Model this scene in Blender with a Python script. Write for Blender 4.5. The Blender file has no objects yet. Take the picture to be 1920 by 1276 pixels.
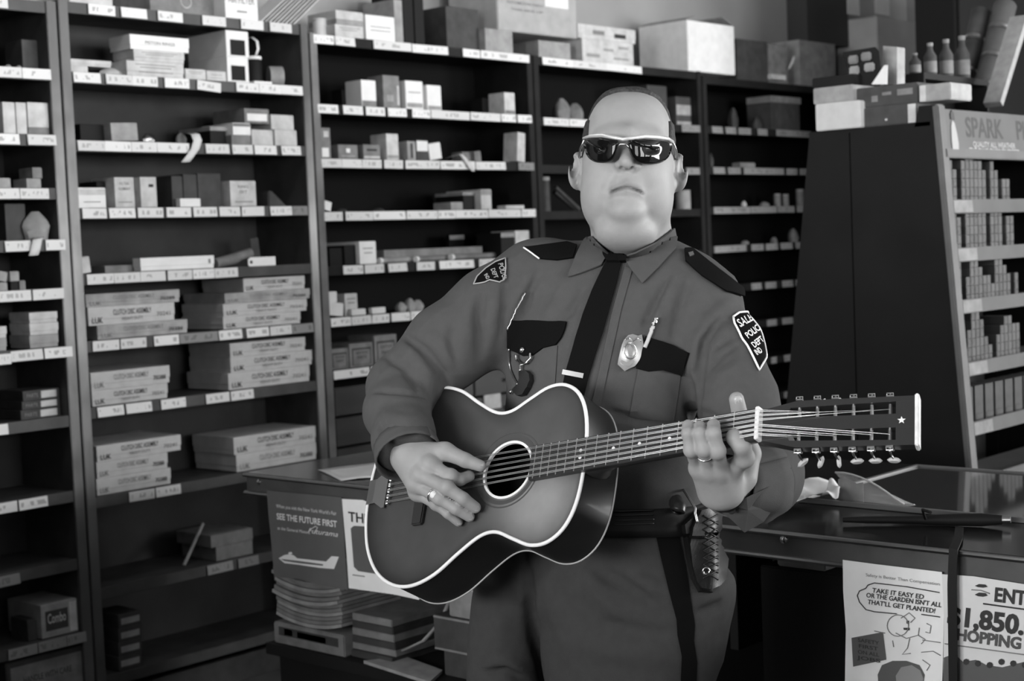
import bpy, bmesh, math, random
import numpy as np
from mathutils import Vector, Matrix
from mathutils.bvhtree import BVHTree
random.seed(7)
S = bpy.context.scene
COL = S.collection
R_ = math.radians

# ---------------------------------------------------------------- camera
FPX = 2900.0                         # focal length in pixels of the 1920 x 1276 frame
YAW, PIT, ROL = R_(42.1), R_(3.5), R_(2.33)
CAM = Vector((0, 0, 1.5))
cF = Vector((math.cos(YAW)*math.cos(PIT), math.sin(YAW)*math.cos(PIT), -math.sin(PIT)))
_r = Vector((math.sin(YAW), -math.cos(YAW), 0)); _u = _r.cross(cF)
cR = _r*math.cos(ROL) - _u*math.sin(ROL)
cU = _u*math.cos(ROL) + _r*math.sin(ROL)
cam_d = bpy.data.cameras.new('camera'); cam_o = bpy.data.objects.new('camera', cam_d); COL.objects.link(cam_o)
cam_o.matrix_world = Matrix.Translation(CAM) @ Matrix((cR, cU, -cF)).transposed().to_4x4()
cam_d.sensor_width = 36; cam_d.lens = FPX/1920*36
cam_d.dof.use_dof = True; cam_d.dof.focus_distance = 2.5; cam_d.dof.aperture_fstop = 7.0
cam_d.clip_start = 0.05
S.camera = cam_o

# ---------------------------------------------------------------- world, window light, exposure
w = bpy.data.worlds.new('world'); S.world = w; w.use_nodes = True
w.node_tree.nodes['Background'].inputs[0].default_value = (1, 1, 1, 1)
w.node_tree.nodes['Background'].inputs[1].default_value = 0.25
WIN_P, WINL_P, WINR_P = (140, 240, 230), 240, 430
WIN_Y, WIN_X = -6.5, -6.0
LAMPS, LAMP_Y, LAMP_Z, LAMP_P = (1.0, 2.4), 3.35, 3.3, 1.5
def area(name, loc, rot, sx, sy, power):
    l = bpy.data.lights.new(name, 'AREA'); l.shape = 'RECTANGLE'; l.size = sx; l.size_y = sy; l.energy = power
    o = bpy.data.objects.new(name, l); COL.objects.link(o); o.location = loc; o.rotation_euler = rot
    return o
WIN = [(-1.8, 0.6), (2.2, 4.6), (5.4, 8.4)]          # daylight through the shop windows behind the camera (front wall)
WINR = [(-5.4, -1.8)]                                    # one wide window in the right wall
WINL = [(-1.2, 1.2), (1.7, 4.1)]                       # and through the two windows of the left wall
WZ0, WZ1 = 1.0, 3.0
BLOCK_H, BLOCK_HL = 1.5, 1.2
for i, (a, b) in enumerate(WIN):
    area('window_daylight', ((a+b)/2, WIN_Y-.02, (WZ0+WZ1)/2), (R_(90), 0, 0), b-a-.1, WZ1-WZ0-.1, WIN_P[i])
for a, b in WINL:
    area('window_daylight', (WIN_X-.02, (a+b)/2, (WZ0+WZ1)/2), (R_(90), 0, R_(-90)), b-a-.1, WZ1-WZ0-.1, WINL_P)
for a, b in WINR:
    area('window_daylight', (9.02, (a+b)/2, (WZ0+WZ1)/2), (R_(90), 0, R_(90)), b-a-.1, WZ1-WZ0-.1, WINR_P)
for x in LAMPS: area('fluorescent_light', (x, LAMP_Y, LAMP_Z-.075), (0, 0, 0), 1.15, .16, LAMP_P)
S.view_settings.view_transform = 'Standard'; S.view_settings.look = 'None'
S.view_settings.gamma = 1; S.view_settings.use_curve_mapping = False
S.view_settings.exposure = 0.55

# ---------------------------------------------------------------- helpers
def ray(px, py):
    return cF + cR*((px-960)/FPX) - cU*((py-638)/FPX)
def atY(px, py, Y): d = ray(px, py); return CAM + d*((Y-CAM.y)/d.y)
def atX(px, py, X): d = ray(px, py); return CAM + d*((X-CAM.x)/d.x)
def atZ(px, py, Z): d = ray(px, py); return CAM + d*((Z-CAM.z)/d.z)
def atF(px, py, F): return CAM + ray(px, py)*F
def to_px(p):
    v = Vector(p)-CAM; f = v.dot(cF); return (960+FPX*v.dot(cR)/f, 638-FPX*v.dot(cU)/f, f)

MATS = {}
def mat(name, g, rough=.6, metal=0., var=.0, scale=8., bump=0., bscale=None, spec=.5, stretch=None, coat=0.):
    if name in MATS: return MATS[name]
    m = bpy.data.materials.new(name); m.use_nodes = True; MATS[name] = m
    nt = m.node_tree; b = nt.nodes['Principled BSDF']
    b.inputs['Base Color'].default_value = (g, g, g, 1); b.inputs['Roughness'].default_value = rough
    b.inputs['Metallic'].default_value = metal; b.inputs['Specular IOR Level'].default_value = spec
    b.inputs['Coat Weight'].default_value = coat; b.inputs['Coat Roughness'].default_value = .12
    if var or bump:
        tc = nt.nodes.new('ShaderNodeTexCoord'); mp = nt.nodes.new('ShaderNodeMapping')
        nt.links.new(tc.outputs['Object'], mp.inputs['Vector'])
        if stretch: mp.inputs['Scale'].default_value = stretch
    if var:
        n = nt.nodes.new('ShaderNodeTexNoise'); n.inputs['Scale'].default_value = scale; n.inputs['Detail'].default_value = 6
        nt.links.new(mp.outputs[0], n.inputs['Vector'])
        r = nt.nodes.new('ShaderNodeMapRange'); r.inputs[1].default_value = .3; r.inputs[2].default_value = .7
        r.inputs[3].default_value = max(0, g*(1-var)); r.inputs[4].default_value = min(1, g*(1+var))
        nt.links.new(n.outputs['Fac'], r.inputs[0]); nt.links.new(r.outputs[0], b.inputs['Base Color'])
    if bump:
        n2 = nt.nodes.new('ShaderNodeTexNoise'); n2.inputs['Scale'].default_value = bscale or scale*6; n2.inputs['Detail'].default_value = 4
        nt.links.new(mp.outputs[0], n2.inputs['Vector'])
        bp = nt.nodes.new('ShaderNodeBump'); bp.inputs['Strength'].default_value = bump; bp.inputs['Distance'].default_value = .004
        nt.links.new(n2.outputs['Fac'], bp.inputs['Height']); nt.links.new(bp.outputs[0], b.inputs['Normal'])
    return m
def mat_print(name, g, ink, rough=.6, sx=14., sy=3., thr=.53, band=(.25, .8), xband=(.06, .94)):
    """paper with a blurred line of unreadable printing; differs from object to object"""
    if name in MATS: return MATS[name]
    m = bpy.data.materials.new(name); m.use_nodes = True; MATS[name] = m
    nt = m.node_tree; b = nt.nodes['Principled BSDF']; b.inputs['Roughness'].default_value = rough
    L = nt.links.new
    tc = nt.nodes.new('ShaderNodeTexCoord'); sep = nt.nodes.new('ShaderNodeSeparateXYZ'); L(tc.outputs['Generated'], sep.inputs[0])
    oi = nt.nodes.new('ShaderNodeObjectInfo')
    mul = nt.nodes.new('ShaderNodeVectorMath'); mul.operation = 'MULTIPLY'; mul.inputs[1].default_value = (sx, 1, sy); L(tc.outputs['Generated'], mul.inputs[0])
    sc = nt.nodes.new('ShaderNodeMath'); sc.operation = 'MULTIPLY'; sc.inputs[1].default_value = 57; L(oi.outputs['Random'], sc.inputs[0])
    ad = nt.nodes.new('ShaderNodeVectorMath'); ad.operation = 'ADD'; L(mul.outputs[0], ad.inputs[0]); L(sc.outputs[0], ad.inputs[1])
    n = nt.nodes.new('ShaderNodeTexNoise'); n.inputs['Scale'].default_value = 1.; n.inputs['Detail'].default_value = 1; L(ad.outputs[0], n.inputs['Vector'])
    def cmp(sock, v, op):
        c = nt.nodes.new('ShaderNodeMath'); c.operation = op; c.inputs[1].default_value = v; L(sock, c.inputs[0]); return c.outputs[0]
    def mulm(a, c):
        k = nt.nodes.new('ShaderNodeMath'); k.operation = 'MULTIPLY'; L(a, k.inputs[0]); L(c, k.inputs[1]); return k.outputs[0]
    f = cmp(n.outputs['Fac'], thr, 'GREATER_THAN')
    for sock, lo, hi in ((sep.outputs['Z'], *band), (sep.outputs['X'], *xband)):
        f = mulm(f, mulm(cmp(sock, lo, 'GREATER_THAN'), cmp(sock, hi, 'LESS_THAN')))
    n3 = nt.nodes.new('ShaderNodeMapRange'); n3.inputs[3].default_value = g*.8; n3.inputs[4].default_value = g; L(oi.outputs['Random'], n3.inputs[0])
    mx = nt.nodes.new('ShaderNodeMix'); mx.data_type = 'RGBA'; L(f, mx.inputs['Factor'])
    L(n3.outputs[0], mx.inputs['A']); mx.inputs['B'].default_value = (ink, ink, ink, 1)
    L(mx.outputs['Result'], b.inputs['Base Color'])
    return m

def props(o, label=None, cat=None, group=None, kind=None):
    if label: o['label'] = label
    if cat: o['category'] = cat
    if group: o['group'] = group
    if kind: o['kind'] = kind
    return o
def thing(name, loc, label=None, cat=None, group=None, kind=None):
    o = bpy.data.objects.new(name, None); COL.objects.link(o); o.location = loc; o.empty_display_size = .1
    o['_w'] = tuple(loc)
    return props(o, label, cat, group, kind)
def worg(o):
    return Vector(o['_w']) if o is not None and '_w' in o else Vector((0, 0, 0))

class MB:
    """collects geometry in world coordinates; build() makes one mesh object of it"""
    def __init__(s): s.v = []; s.f = []
    def add(s, vs, fs):
        n = len(s.v); s.v += [tuple(v) for v in vs]; s.f += [tuple(i+n for i in f) for f in fs]; return s
    def box(s, x0, x1, y0, y1, z0, z1, M=None):
        vs = [Vector((x, y, z)) for z in (z0, z1) for y in (y0, y1) for x in (x0, x1)]
        if M is not None: vs = [M @ v for v in vs]
        return s.add(vs, [(0, 2, 3, 1), (4, 5, 7, 6), (0, 1, 5, 4), (2, 6, 7, 3), (0, 4, 6, 2), (1, 3, 7, 5)])
    def prism(s, poly, d0, d1, M):
        """poly: 2-D points, extruded along local z, M maps to world"""
        n = len(poly)
        vs = [M @ Vector((a, b, d0)) for a, b in poly] + [M @ Vector((a, b, d1)) for a, b in poly]
        return s.add(vs, [tuple(range(n-1, -1, -1)), tuple(range(n, 2*n))] + [(i, (i+1) % n, n+(i+1) % n, n+i) for i in range(n)])
    def tube(s, path, r, n=8, cap=True):
        P = [Vector(p) for p in path]; m = len(P)
        rs = r if isinstance(r, (list, tuple)) else [r]*m
        up = None; vs = []
        for i in range(m):
            t = (P[min(i+1, m-1)]-P[max(i-1, 0)]).normalized()
            if up is None:
                up = t.orthogonal().normalized()
            up = (up - t*up.dot(t))
            up = up.normalized() if up.length > 1e-6 else t.orthogonal().normalized()
            q = t.cross(up)
            for k in range(n):
                a = 2*math.pi*k/n; vs.append(P[i] + (up*math.cos(a)+q*math.sin(a))*rs[i])
        fs = [(i*n+k, i*n+(k+1) % n, (i+1)*n+(k+1) % n, (i+1)*n+k) for i in range(m-1) for k in range(n)]
        if cap: fs += [tuple(range(n-1, -1, -1)), tuple(range((m-1)*n, m*n))]
        return s.add(vs, fs)
    def lathe(s, prof, M, n=20):
        m = len(prof); vs = []
        for r, z in prof:
            for k in range(n):
                a = 2*math.pi*k/n; vs.append(M @ Vector((r*math.cos(a), r*math.sin(a), z)))
        fs = [(i*n+k, i*n+(k+1) % n, (i+1)*n+(k+1) % n, (i+1)*n+k) for i in range(m-1) for k in range(n)]
        fs += [tuple(range(n-1, -1, -1)), tuple(range((m-1)*n, m*n))]
        return s.add(vs, fs)
    def sheet(s, rows, th=.0):
        """grid of points (list of rows); th > 0 gives it thickness along the normals"""
        nr, nc = len(rows), len(rows[0]); P = [[Vector(p) for p in r] for r in rows]
        def idx(i, j): return i*nc+j
        fs = [(idx(i, j), idx(i, j+1), idx(i+1, j+1), idx(i+1, j)) for i in range(nr-1) for j in range(nc-1)]
        vs = [p for r in P for p in r]
        if th:
            N = []
            for i in range(nr):
                for j in range(nc):
                    a = P[min(i+1, nr-1)][j]-P[max(i-1, 0)][j]; b = P[i][min(j+1, nc-1)]-P[i][max(j-1, 0)]
                    nn = b.cross(a); N.append(nn.normalized() if nn.length > 1e-9 else Vector((0, 0, 1)))
            k = len(vs); vs = vs + [v + q*th for v, q in zip(vs, N)]
            fs = [f[::-1] for f in fs] + [tuple(i+k for i in f) for f in fs]
            rim = [idx(0, j) for j in range(nc)] + [idx(i, nc-1) for i in range(1, nr)] + [idx(nr-1, j) for j in range(nc-2, -1, -1)] + [idx(i, 0) for i in range(nr-2, 0, -1)]
            fs += [(rim[q], rim[(q+1) % len(rim)], rim[(q+1) % len(rim)]+k, rim[q]+k) for q in range(len(rim))]
        return s.add(vs, fs)
    def build(s, name, m, parent=None, smooth=False, bevel=0., org=None, seg=2, fix=True):
        if org is None: org = worg(parent) if parent is not None else Vector((sum(v[0] for v in s.v)/len(s.v), sum(v[1] for v in s.v)/len(s.v), min(v[2] for v in s.v)))
        org = Vector(org)
        me = bpy.data.meshes.new(name); me.from_pydata([Vector(v)-org for v in s.v], [], s.f)
        if fix:
            bm = bmesh.new(); bm.from_mesh(me); bmesh.ops.recalc_face_normals(bm, faces=bm.faces)
            if bevel:
                bmesh.ops.bevel(bm, geom=[e for e in bm.edges if e.calc_face_angle(0) > .5], offset=bevel, segments=seg, affect='EDGES', clamp_overlap=True)
            bm.to_mesh(me); bm.free()
        if smooth:
            me.polygons.foreach_set('use_smooth', [True]*len(me.polygons))
            if smooth != 'all':
                try: me.set_sharp_from_angle(angle=R_(40))
                except Exception: pass
        me.materials.append(m)
        o = bpy.data.objects.new(name, me); COL.objects.link(o)
        o['_w'] = tuple(org)
        if parent is None: o.location = org
        else:
            o.parent = parent; o.location = org - worg(parent)
        return o

_fcache = {}
def text_mesh(txt, bold=0., shear=0., spacing=1.):
    """2-D triangles (verts, faces) of a line of text, height of capitals = 1, centred on x, baseline 0"""
    key = (txt, bold, shear, spacing)
    if key in _fcache: return _fcache[key]
    c = bpy.data.curves.new('t', 'FONT'); c.body = txt; c.align_x = 'CENTER'; c.offset = bold; c.shear = shear; c.space_character = spacing
    c.resolution_u = 3
    o = bpy.data.objects.new('t', c); COL.objects.link(o)
    dg = bpy.context.evaluated_depsgraph_get()
    me = bpy.data.meshes.new_from_object(o.evaluated_get(dg))
    vs = [(v.co.x/.72, v.co.y/.72) for v in me.vertices]; fs = [tuple(p.vertices) for p in me.polygons]
    bpy.data.objects.remove(o); bpy.data.curves.remove(c); bpy.data.meshes.remove(me)
    _fcache[key] = (vs, fs); return vs, fs
def text_on(mb, txt, O, U, V, h, width=None, bold=.0, shear=0., spacing=1.):
    """letters laid on the plane O + x*U + y*V, capital height h; squeezed to width if given"""
    vs, fs = text_mesh(txt, bold, shear, spacing)
    sx = h
    if width:
        ww = max(v[0] for v in vs)-min(v[0] for v in vs); sx = width/ww
    cx = (max(v[0] for v in vs)+min(v[0] for v in vs))/2
    mb.add([O + U*((x-cx)*sx) + V*(y*h) for x, y in vs], fs)
    return mb

# ---------------------------------------------------------------- shared materials
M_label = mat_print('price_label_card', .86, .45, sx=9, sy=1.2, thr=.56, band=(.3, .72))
M_label_dull = mat_print('price_label_card_worn_shaded', .27, .16, sx=9, sy=1.2, thr=.56, band=(.25, .78))  # worn strips, and labels in weak light painted darker
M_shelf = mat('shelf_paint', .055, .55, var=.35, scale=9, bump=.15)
M_shelf_edge = mat('shelf_edge_paint', .12, .5, var=.4, scale=14)
M_post = mat('worn_post_paint', .22, .5, var=.55, scale=6, bump=.2, stretch=(1, 1, .35))
def worn(m, lo_z, hi_z, g0, g1):
    nt = m.node_tree; b = nt.nodes['Principled BSDF']; L = nt.links.new
    src = b.inputs['Base Color'].links[0].from_socket
    ge = nt.nodes.new('ShaderNodeNewGeometry'); sp = nt.nodes.new('ShaderNodeSeparateXYZ'); L(ge.outputs['Position'], sp.inputs[0])
    nz = nt.nodes.new('ShaderNodeTexNoise'); nz.inputs['Scale'].default_value = 5; L(ge.outputs['Position'], nz.inputs['Vector'])
    ad = nt.nodes.new('ShaderNodeMath'); ad.operation = 'MULTIPLY_ADD'; ad.inputs[1].default_value = .5; L(nz.outputs['Fac'], ad.inputs[0]); L(sp.outputs['Z'], ad.inputs[2])
    cr = nt.nodes.new('ShaderNodeValToRGB'); e = cr.color_ramp.elements
    mr = nt.nodes.new('ShaderNodeMapRange'); mr.inputs[1].default_value = lo_z; mr.inputs[2].default_value = hi_z; L(ad.outputs[0], mr.inputs[0]); L(mr.outputs[0], cr.inputs[0])
    e[0].position = 0; e[0].color = (g0,)*3+(1,); e[1].position = 1; e[1].color = (g0,)*3+(1,)
    for p_ in (.35, .65): k = e.new(p_); k.color = (g1,)*3+(1,)
    mx = nt.nodes.new('ShaderNodeMix'); mx.data_type = 'RGBA'; mx.blend_type = 'MULTIPLY'; mx.inputs['Factor'].default_value = 1; L(src, mx.inputs['A']); L(cr.outputs[0], mx.inputs['B']); L(mx.outputs['Result'], b.inputs['Base Color'])
worn(M_post, .95, 2.35, .42, 1.9)        # paint rubbed pale at hand height
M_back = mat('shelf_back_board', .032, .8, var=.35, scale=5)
M_white = mat('white_card', .86, .6, var=.05, scale=20)
M_pale = mat('pale_carton', .58, .65, var=.18, scale=25, bump=.08)
M_grey = mat('grey_carton', .32, .65, var=.2, scale=25, bump=.08)
M_mid = mat('mid_grey_carton', .20, .65, var=.25, scale=22, bump=.08)
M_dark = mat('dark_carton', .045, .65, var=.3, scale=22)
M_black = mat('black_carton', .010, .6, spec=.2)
M_ink = mat('printing_ink', .03, .7)
M_ink_mid = mat('faded_ink', .22, .7)
M_whiteink = mat('white_ink', .8, .6)
M_paper = mat('paper', .75, .7, var=.08, scale=15)
M_metal = mat('bright_metal', .8, .18, 1.)
M_dullmetal = mat('dull_metal', .45, .35, 1.)
# ================================================================ the room
YS = 4.35                      # front plane of the wall shelving
SD = .30                       # depth of the shelves
RX0, RX1, RY0, RY1, RZ = WIN_X, 9.0, WIN_Y, YS+SD+.03, 3.4
def struct(name, mb, m, **k):
    return props(mb.build(name, m, **k), kind='structure')
M_wall = mat('wall_plaster', .3, .8, var=.06, scale=3, bump=.1)
M_floor = mat('worn_floor', .1, .55, var=.4, scale=4)
M_ceil = mat('ceiling_paint', .4, .9)
struct('floor', MB().box(RX0, RX1, RY0, RY1, -.1, 0), M_floor)
struct('ceiling', MB().box(RX0, RX1, RY0, RY1, RZ, RZ+.1), M_ceil)
struct('wall_back', MB().box(RX0, RX1, RY1, RY1+.1, 0, RZ), mat('back_wall_paint', .36, .8, var=.06, scale=3))
wr_ = MB(); ys_ = [RY0] + [v for ab in WINR for v in ab] + [RY1]
for i in range(0, len(ys_), 2): wr_.box(RX1, RX1+.1, ys_[i], ys_[i+1], 0, RZ)
for a, b in WINR:
    wr_.box(RX1, RX1+.1, a, b, 0, WZ0); wr_.box(RX1, RX1+.1, a, b, WZ1, RZ)
struct('wall_right', wr_, M_wall)
wl = MB(); ys_ = [RY0] + [v for ab in WINL for v in ab] + [RY1]
for i in range(0, len(ys_), 2): wl.box(RX0-.1, RX0, ys_[i], ys_[i+1], 0, RZ)
for a, b in WINL:
    wl.box(RX0-.1, RX0, a, b, 0, WZ0); wl.box(RX0-.1, RX0, a, b, WZ1, RZ)
struct('wall_left', wl, M_wall)
wf = MB(); xs = [RX0] + [v for ab in WIN for v in ab] + [RX1]
for i in range(0, len(xs), 2): wf.box(xs[i], xs[i+1], RY0-.1, RY0, 0, RZ)
for a, b in WIN:
    wf.box(a, b, RY0-.1, RY0, 0, WZ0); wf.box(a, b, RY0-.1, RY0, WZ1, RZ)
struct('wall_front', wf, M_wall)
M_frame = mat('window_frame_paint', .4, .5)
for i, (a, b) in enumerate(WIN):
    m = MB()
    for x0, x1, z0, z1 in ((a, a+.05, WZ0, WZ1), (b-.05, b, WZ0, WZ1), (a, b, WZ0, WZ0+.05), (a, b, WZ1-.05, WZ1), ((a+b)/2-.02, (a+b)/2+.02, WZ0, WZ1)):
        m.box(x0, x1, RY0, RY0+.04, z0, z1)
    struct('window_%d' % (i+1), m, M_frame)

for i, (a, b, RXw, s_) in enumerate([(a, b, RX0, 0) for a, b in WINL]+[(a, b, RX1-.04, 0) for a, b in WINR]):
    m = MB()
    for y0, y1, z0, z1 in ((a, a+.05, WZ0, WZ1), (b-.05, b, WZ0, WZ1), (a, b, WZ0, WZ0+.05), (a, b, WZ1-.05, WZ1), ((a+b)/2-.02, (a+b)/2+.02, WZ0, WZ1)):
        m.box(RXw, RXw+.04, y0, y1, z0, z1)
    struct('window_%d' % (i+4), m, M_frame)
# fluorescent ceiling fixtures of the shop
M_tube = bpy.data.materials.new('fluorescent_tube'); M_tube.use_nodes = True
q = M_tube.node_tree.nodes['Principled BSDF']; q.inputs['Emission Color'].default_value = (1, 1, 1, 1); q.inputs['Emission Strength'].default_value = 3
for i, x in enumerate(LAMPS):
    t = thing('ceiling_lamp', (x, LAMP_Y, LAMP_Z), ('left' if i == 0 else 'right')+' fluorescent ceiling lamp above the shop floor, out of the picture', 'lamp', 'fluorescent ceiling lamps')
    MB().box(x-.62, x+.62, LAMP_Y-.1, LAMP_Y+.1, LAMP_Z-.03, RZ-.001).build('housing', mat('lamp_housing', .6, .4), t, bevel=.01)
    for dy in (-.05, .05): MB().tube([(x-.58, LAMP_Y+dy, LAMP_Z-.05), (x+.58, LAMP_Y+dy, LAMP_Z-.05)], .014, 10).build('tube', M_tube, t, smooth=True)
# unseen gondola-shaped blockers, added to shade the lower half of the room
M_blocker = mat('light_block_board', .15, .7)
def gondola(loc, along, L_, label, BLOCK_H=BLOCK_H):
    g = thing('light_block_gondola', loc, label, 'gondola', 'unseen light blockers shaped as gondolas')
    Mx = Matrix.Translation(loc) @ Matrix.Rotation(0 if along == 'x' else R_(90), 4, 'Z')
    MB().box(-L_/2, L_/2, -.03, .03, .02, BLOCK_H, Mx).build('panel', M_blocker, g)
    for x in (-L_/2, 0, L_/2-.06):
        MB().box(x, x+.06, -.25, .25, 0, .1, Mx).build('foot', M_blocker, g); MB().box(x, x+.06, -.045, .045, .1, BLOCK_H+.03, Mx).build('upright', M_blocker, g)
    for z in (.15, .6, 1.05):
        for s_ in (-1, 1): MB().box(-L_/2, L_/2, min(.031*s_, .25*s_), max(.031*s_, .25*s_), z, z+.03, Mx).build('shelf', M_blocker, g)
gondola((1.75, -1.3, 0), 'x', 5.7, 'unseen tall grey gondola added behind the camera to block the front window light')
gondola((-1.5, 1.4, 0), 'y', 4.6, 'unseen grey gondola added left of the camera to block the left window light', BLOCK_HL)

# unseen cupboard, added to keep side light off the left faces of the boxes
M_cup = mat('cupboard_paint', .05, .6)
cu = thing('light_block_cupboard', (1.0, 3.64, 0), 'unseen tall dark cupboard added left of the wall shelving to block side light', 'cupboard')
MB().box(.72, 1.3, 2.92, 4.36, 0, 2.6).build('carcass', M_cup, cu, bevel=.004)
for y0, y1 in ((2.93, 3.635), (3.645, 4.35)):
    dd = MB().box(1.301, 1.32, y0, y1, .1, 2.58).build('door', M_cup, cu, bevel=.002)
    MB().tube([(1.325, y1-.05, 1.1), (1.345, y1-.05, 1.1), (1.345, y1-.05, 1.22), (1.325, y1-.05, 1.22)], .006, 8).build('handle', M_dullmetal, dd, smooth=True)
# ================================================================ wall shelving
def X_on(px, z, Y):
    py = 400
    for _ in range(4):
        p = atY(px, py, Y); py = to_px((p.x, Y, z))[1]
    return p.x
LABEL_MESH = {}
def price_label(parent, x0, x1, z, y=YS, dull=False, tilt=0.):
    w_ = round(max(.02, x1-x0), 2)
    key = (w_, dull)
    if key not in LABEL_MESH:
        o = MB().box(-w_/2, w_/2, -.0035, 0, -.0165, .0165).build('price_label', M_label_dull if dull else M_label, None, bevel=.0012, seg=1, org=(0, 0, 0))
        LABEL_MESH[key] = o.data; bpy.data.objects.remove(o)
    o = bpy.data.objects.new('price_label', LABEL_MESH[key]); COL.objects.link(o)
    o.parent = parent; p = Vector(((x0+x1)/2, y-.0185, z)); o.location = p-worg(parent); o.rotation_euler = (R_(random.uniform(-6, 2)), R_(tilt+random.uniform(-.6, .6)), 0)
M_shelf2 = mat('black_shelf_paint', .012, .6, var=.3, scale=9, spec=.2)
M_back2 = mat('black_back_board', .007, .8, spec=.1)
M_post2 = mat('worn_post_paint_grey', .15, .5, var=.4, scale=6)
ROWZ = {}
UX = {}
def shelving(key, label, px0, px1, rows, labels, zbot=.04, dull=(), pt=.035):
    x0, x1 = X_on(px0, 1.6, YS), X_on(px1, 1.6, YS); UX[key] = (x0, x1)
    zs = [atY(px, py, YS).z for px, py in rows]; ROWZ[key] = zs
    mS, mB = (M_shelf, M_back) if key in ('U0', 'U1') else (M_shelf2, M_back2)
    t = thing('shelving_unit', ((x0+x1)/2, YS+SD/2, 0), label, 'shelving', 'wall shelving units')
    top = zs[0]+.018
    for a, b in ((x0, x0+pt), (x1-pt, x1)):
        sp = MB().box(a, b, YS-.012, YS+SD, 0, top+.002).build('side_panel', mS, t, bevel=.003)
        MB().box(a, b, YS-.02, YS-.0125, 0, top+.002).build('front_edge', M_post if key in ('U0', 'U1') else M_post2 if a == x0 and key == 'U2' else mS, sp, bevel=.002)
    MB().box(x0+pt, x1-pt, YS+SD-.012, YS+SD, 0, top).build('back_panel', mB, t)
    MB().box(x0+pt, x1-pt, YS+.03, YS+.05, 0, zbot+.05).build('plinth', M_dark, t)
    for i, z in enumerate(zs):
        m = MB(); m.box(x0+pt, x1-pt, YS, YS+SD-.013, z-.004, z+.014)
        m.box(x0+pt, x1-pt, YS-.015, YS, z-.019, z+.017)
        sh = m.build('shelf', mS, t, bevel=.0015)
        for L in labels[i] if i < len(labels) else ():
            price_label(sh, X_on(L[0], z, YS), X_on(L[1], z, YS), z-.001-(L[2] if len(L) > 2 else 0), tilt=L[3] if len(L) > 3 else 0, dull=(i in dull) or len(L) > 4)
    return t
U0 = shelving('U0', 'leftmost wall shelving unit, cut off by the left picture edge', -330, 123,
    [(3, 7), (43, 138), (50, 262), (43, 363), (60, 460), (60, 552), (67, 663), (67, 795), (40, 944), (60, 1072), (90, 1206)],
    [[(-60, 8)], [(-20, 33), (36, 88)], [(-25, 29), (45, 99)], [(-30, 29), (30, 86)], [(3, 52), (78, 117)], [(-10, 53), (55, 113)], [(-20, 15, .006), (15, 73), (76, 130)], [(-60, 10)],
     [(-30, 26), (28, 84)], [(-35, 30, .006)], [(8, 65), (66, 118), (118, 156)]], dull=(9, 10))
U1 = shelving('U1', 'wall shelving unit of flat parts boxes, second bay from the left edge', 127, 588,
    [(350, 36), (350, 158), (350, 278), (350, 397.5), (350, 514), (350, 633), (350, 751), (350, 911), (350, 1075), (350, 1234)],
    [[(158, 210), (220, 269), (289, 336), (372, 417), (445, 487), (499, 540)],
     [(131, 182), (193, 240), (241, 289), (302, 348), (363, 407, .004, 4), (437, 478), (480, 520), (521, 560)],
     [(140, 189), (191, 238), (240, 287), (289, 347), (379, 423), (428, 468), (471, 511), (520, 558)],
     [(147, 194), (198, 247), (251, 300), (305, 352), (356, 400), (404, 444), (447, 488), (500, 541), (543, 569, 0, 0, 1)],
     [(157, 206), (207, 256), (257, 303), (307, 354), (355, 395), (396, 439)],
     [(168, 216), (219, 268), (282, 329), (330, 402, 0, 0, 1), (404, 447), (456, 497), (500, 540), (541, 581, 0, 0, 1)],
     [(175, 227), (230, 278), (295, 342), (380, 423), (427, 468)],
     [(236, 283), (285, 333)],
     [(383, 429, 0, 0, 1), (440, 478, 0, 0, 1)], []])
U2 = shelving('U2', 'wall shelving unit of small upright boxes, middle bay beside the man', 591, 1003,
    [(795, 93), (795, 214), (795, 309), (795, 402.5), (795, 498), (795, 589), (795, 682)],
    [[(580, 620), (621, 659), (694, 764), (765, 834), (861, 893), (894, 986)],
     [(588, 628), (636, 674), (679, 715), (721, 755), (766, 800), (801, 874), (875, 932), (933, 961), (963, 991)],
     [(596, 634), (635, 671), (672, 709), (713, 749), (753, 818), (819, 884), (885, 942), (966, 994, 0, 0, 1)],
     [(601, 636), (642, 692), (693, 754), (755, 814), (815, 847), (848, 908), (909, 970), (971, 998)],
     [(637, 674), (677, 713), (721, 757), (774, 809), (817, 882), (891, 923)],
     [(614, 651), (653, 689), (690, 724), (727, 762), (763, 812), (814, 850)],
     [(619, 686), (689, 722), (724, 760)]])
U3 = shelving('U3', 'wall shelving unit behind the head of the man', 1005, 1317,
    [(1100, 123), (1100, 232), (1100, 318), (1100, 402), (1100, 487), (1100, 570), (1100, 655), (1100, 740), (1100, 830)],
    [[(1011, 1066), (1067, 1130), (1131, 1196)], [(1013, 1060), (1061, 1105), (1272, 1306, 0, 0, 1)], [(1280, 1306, 0, 0, 1)], [], [], []])
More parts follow.
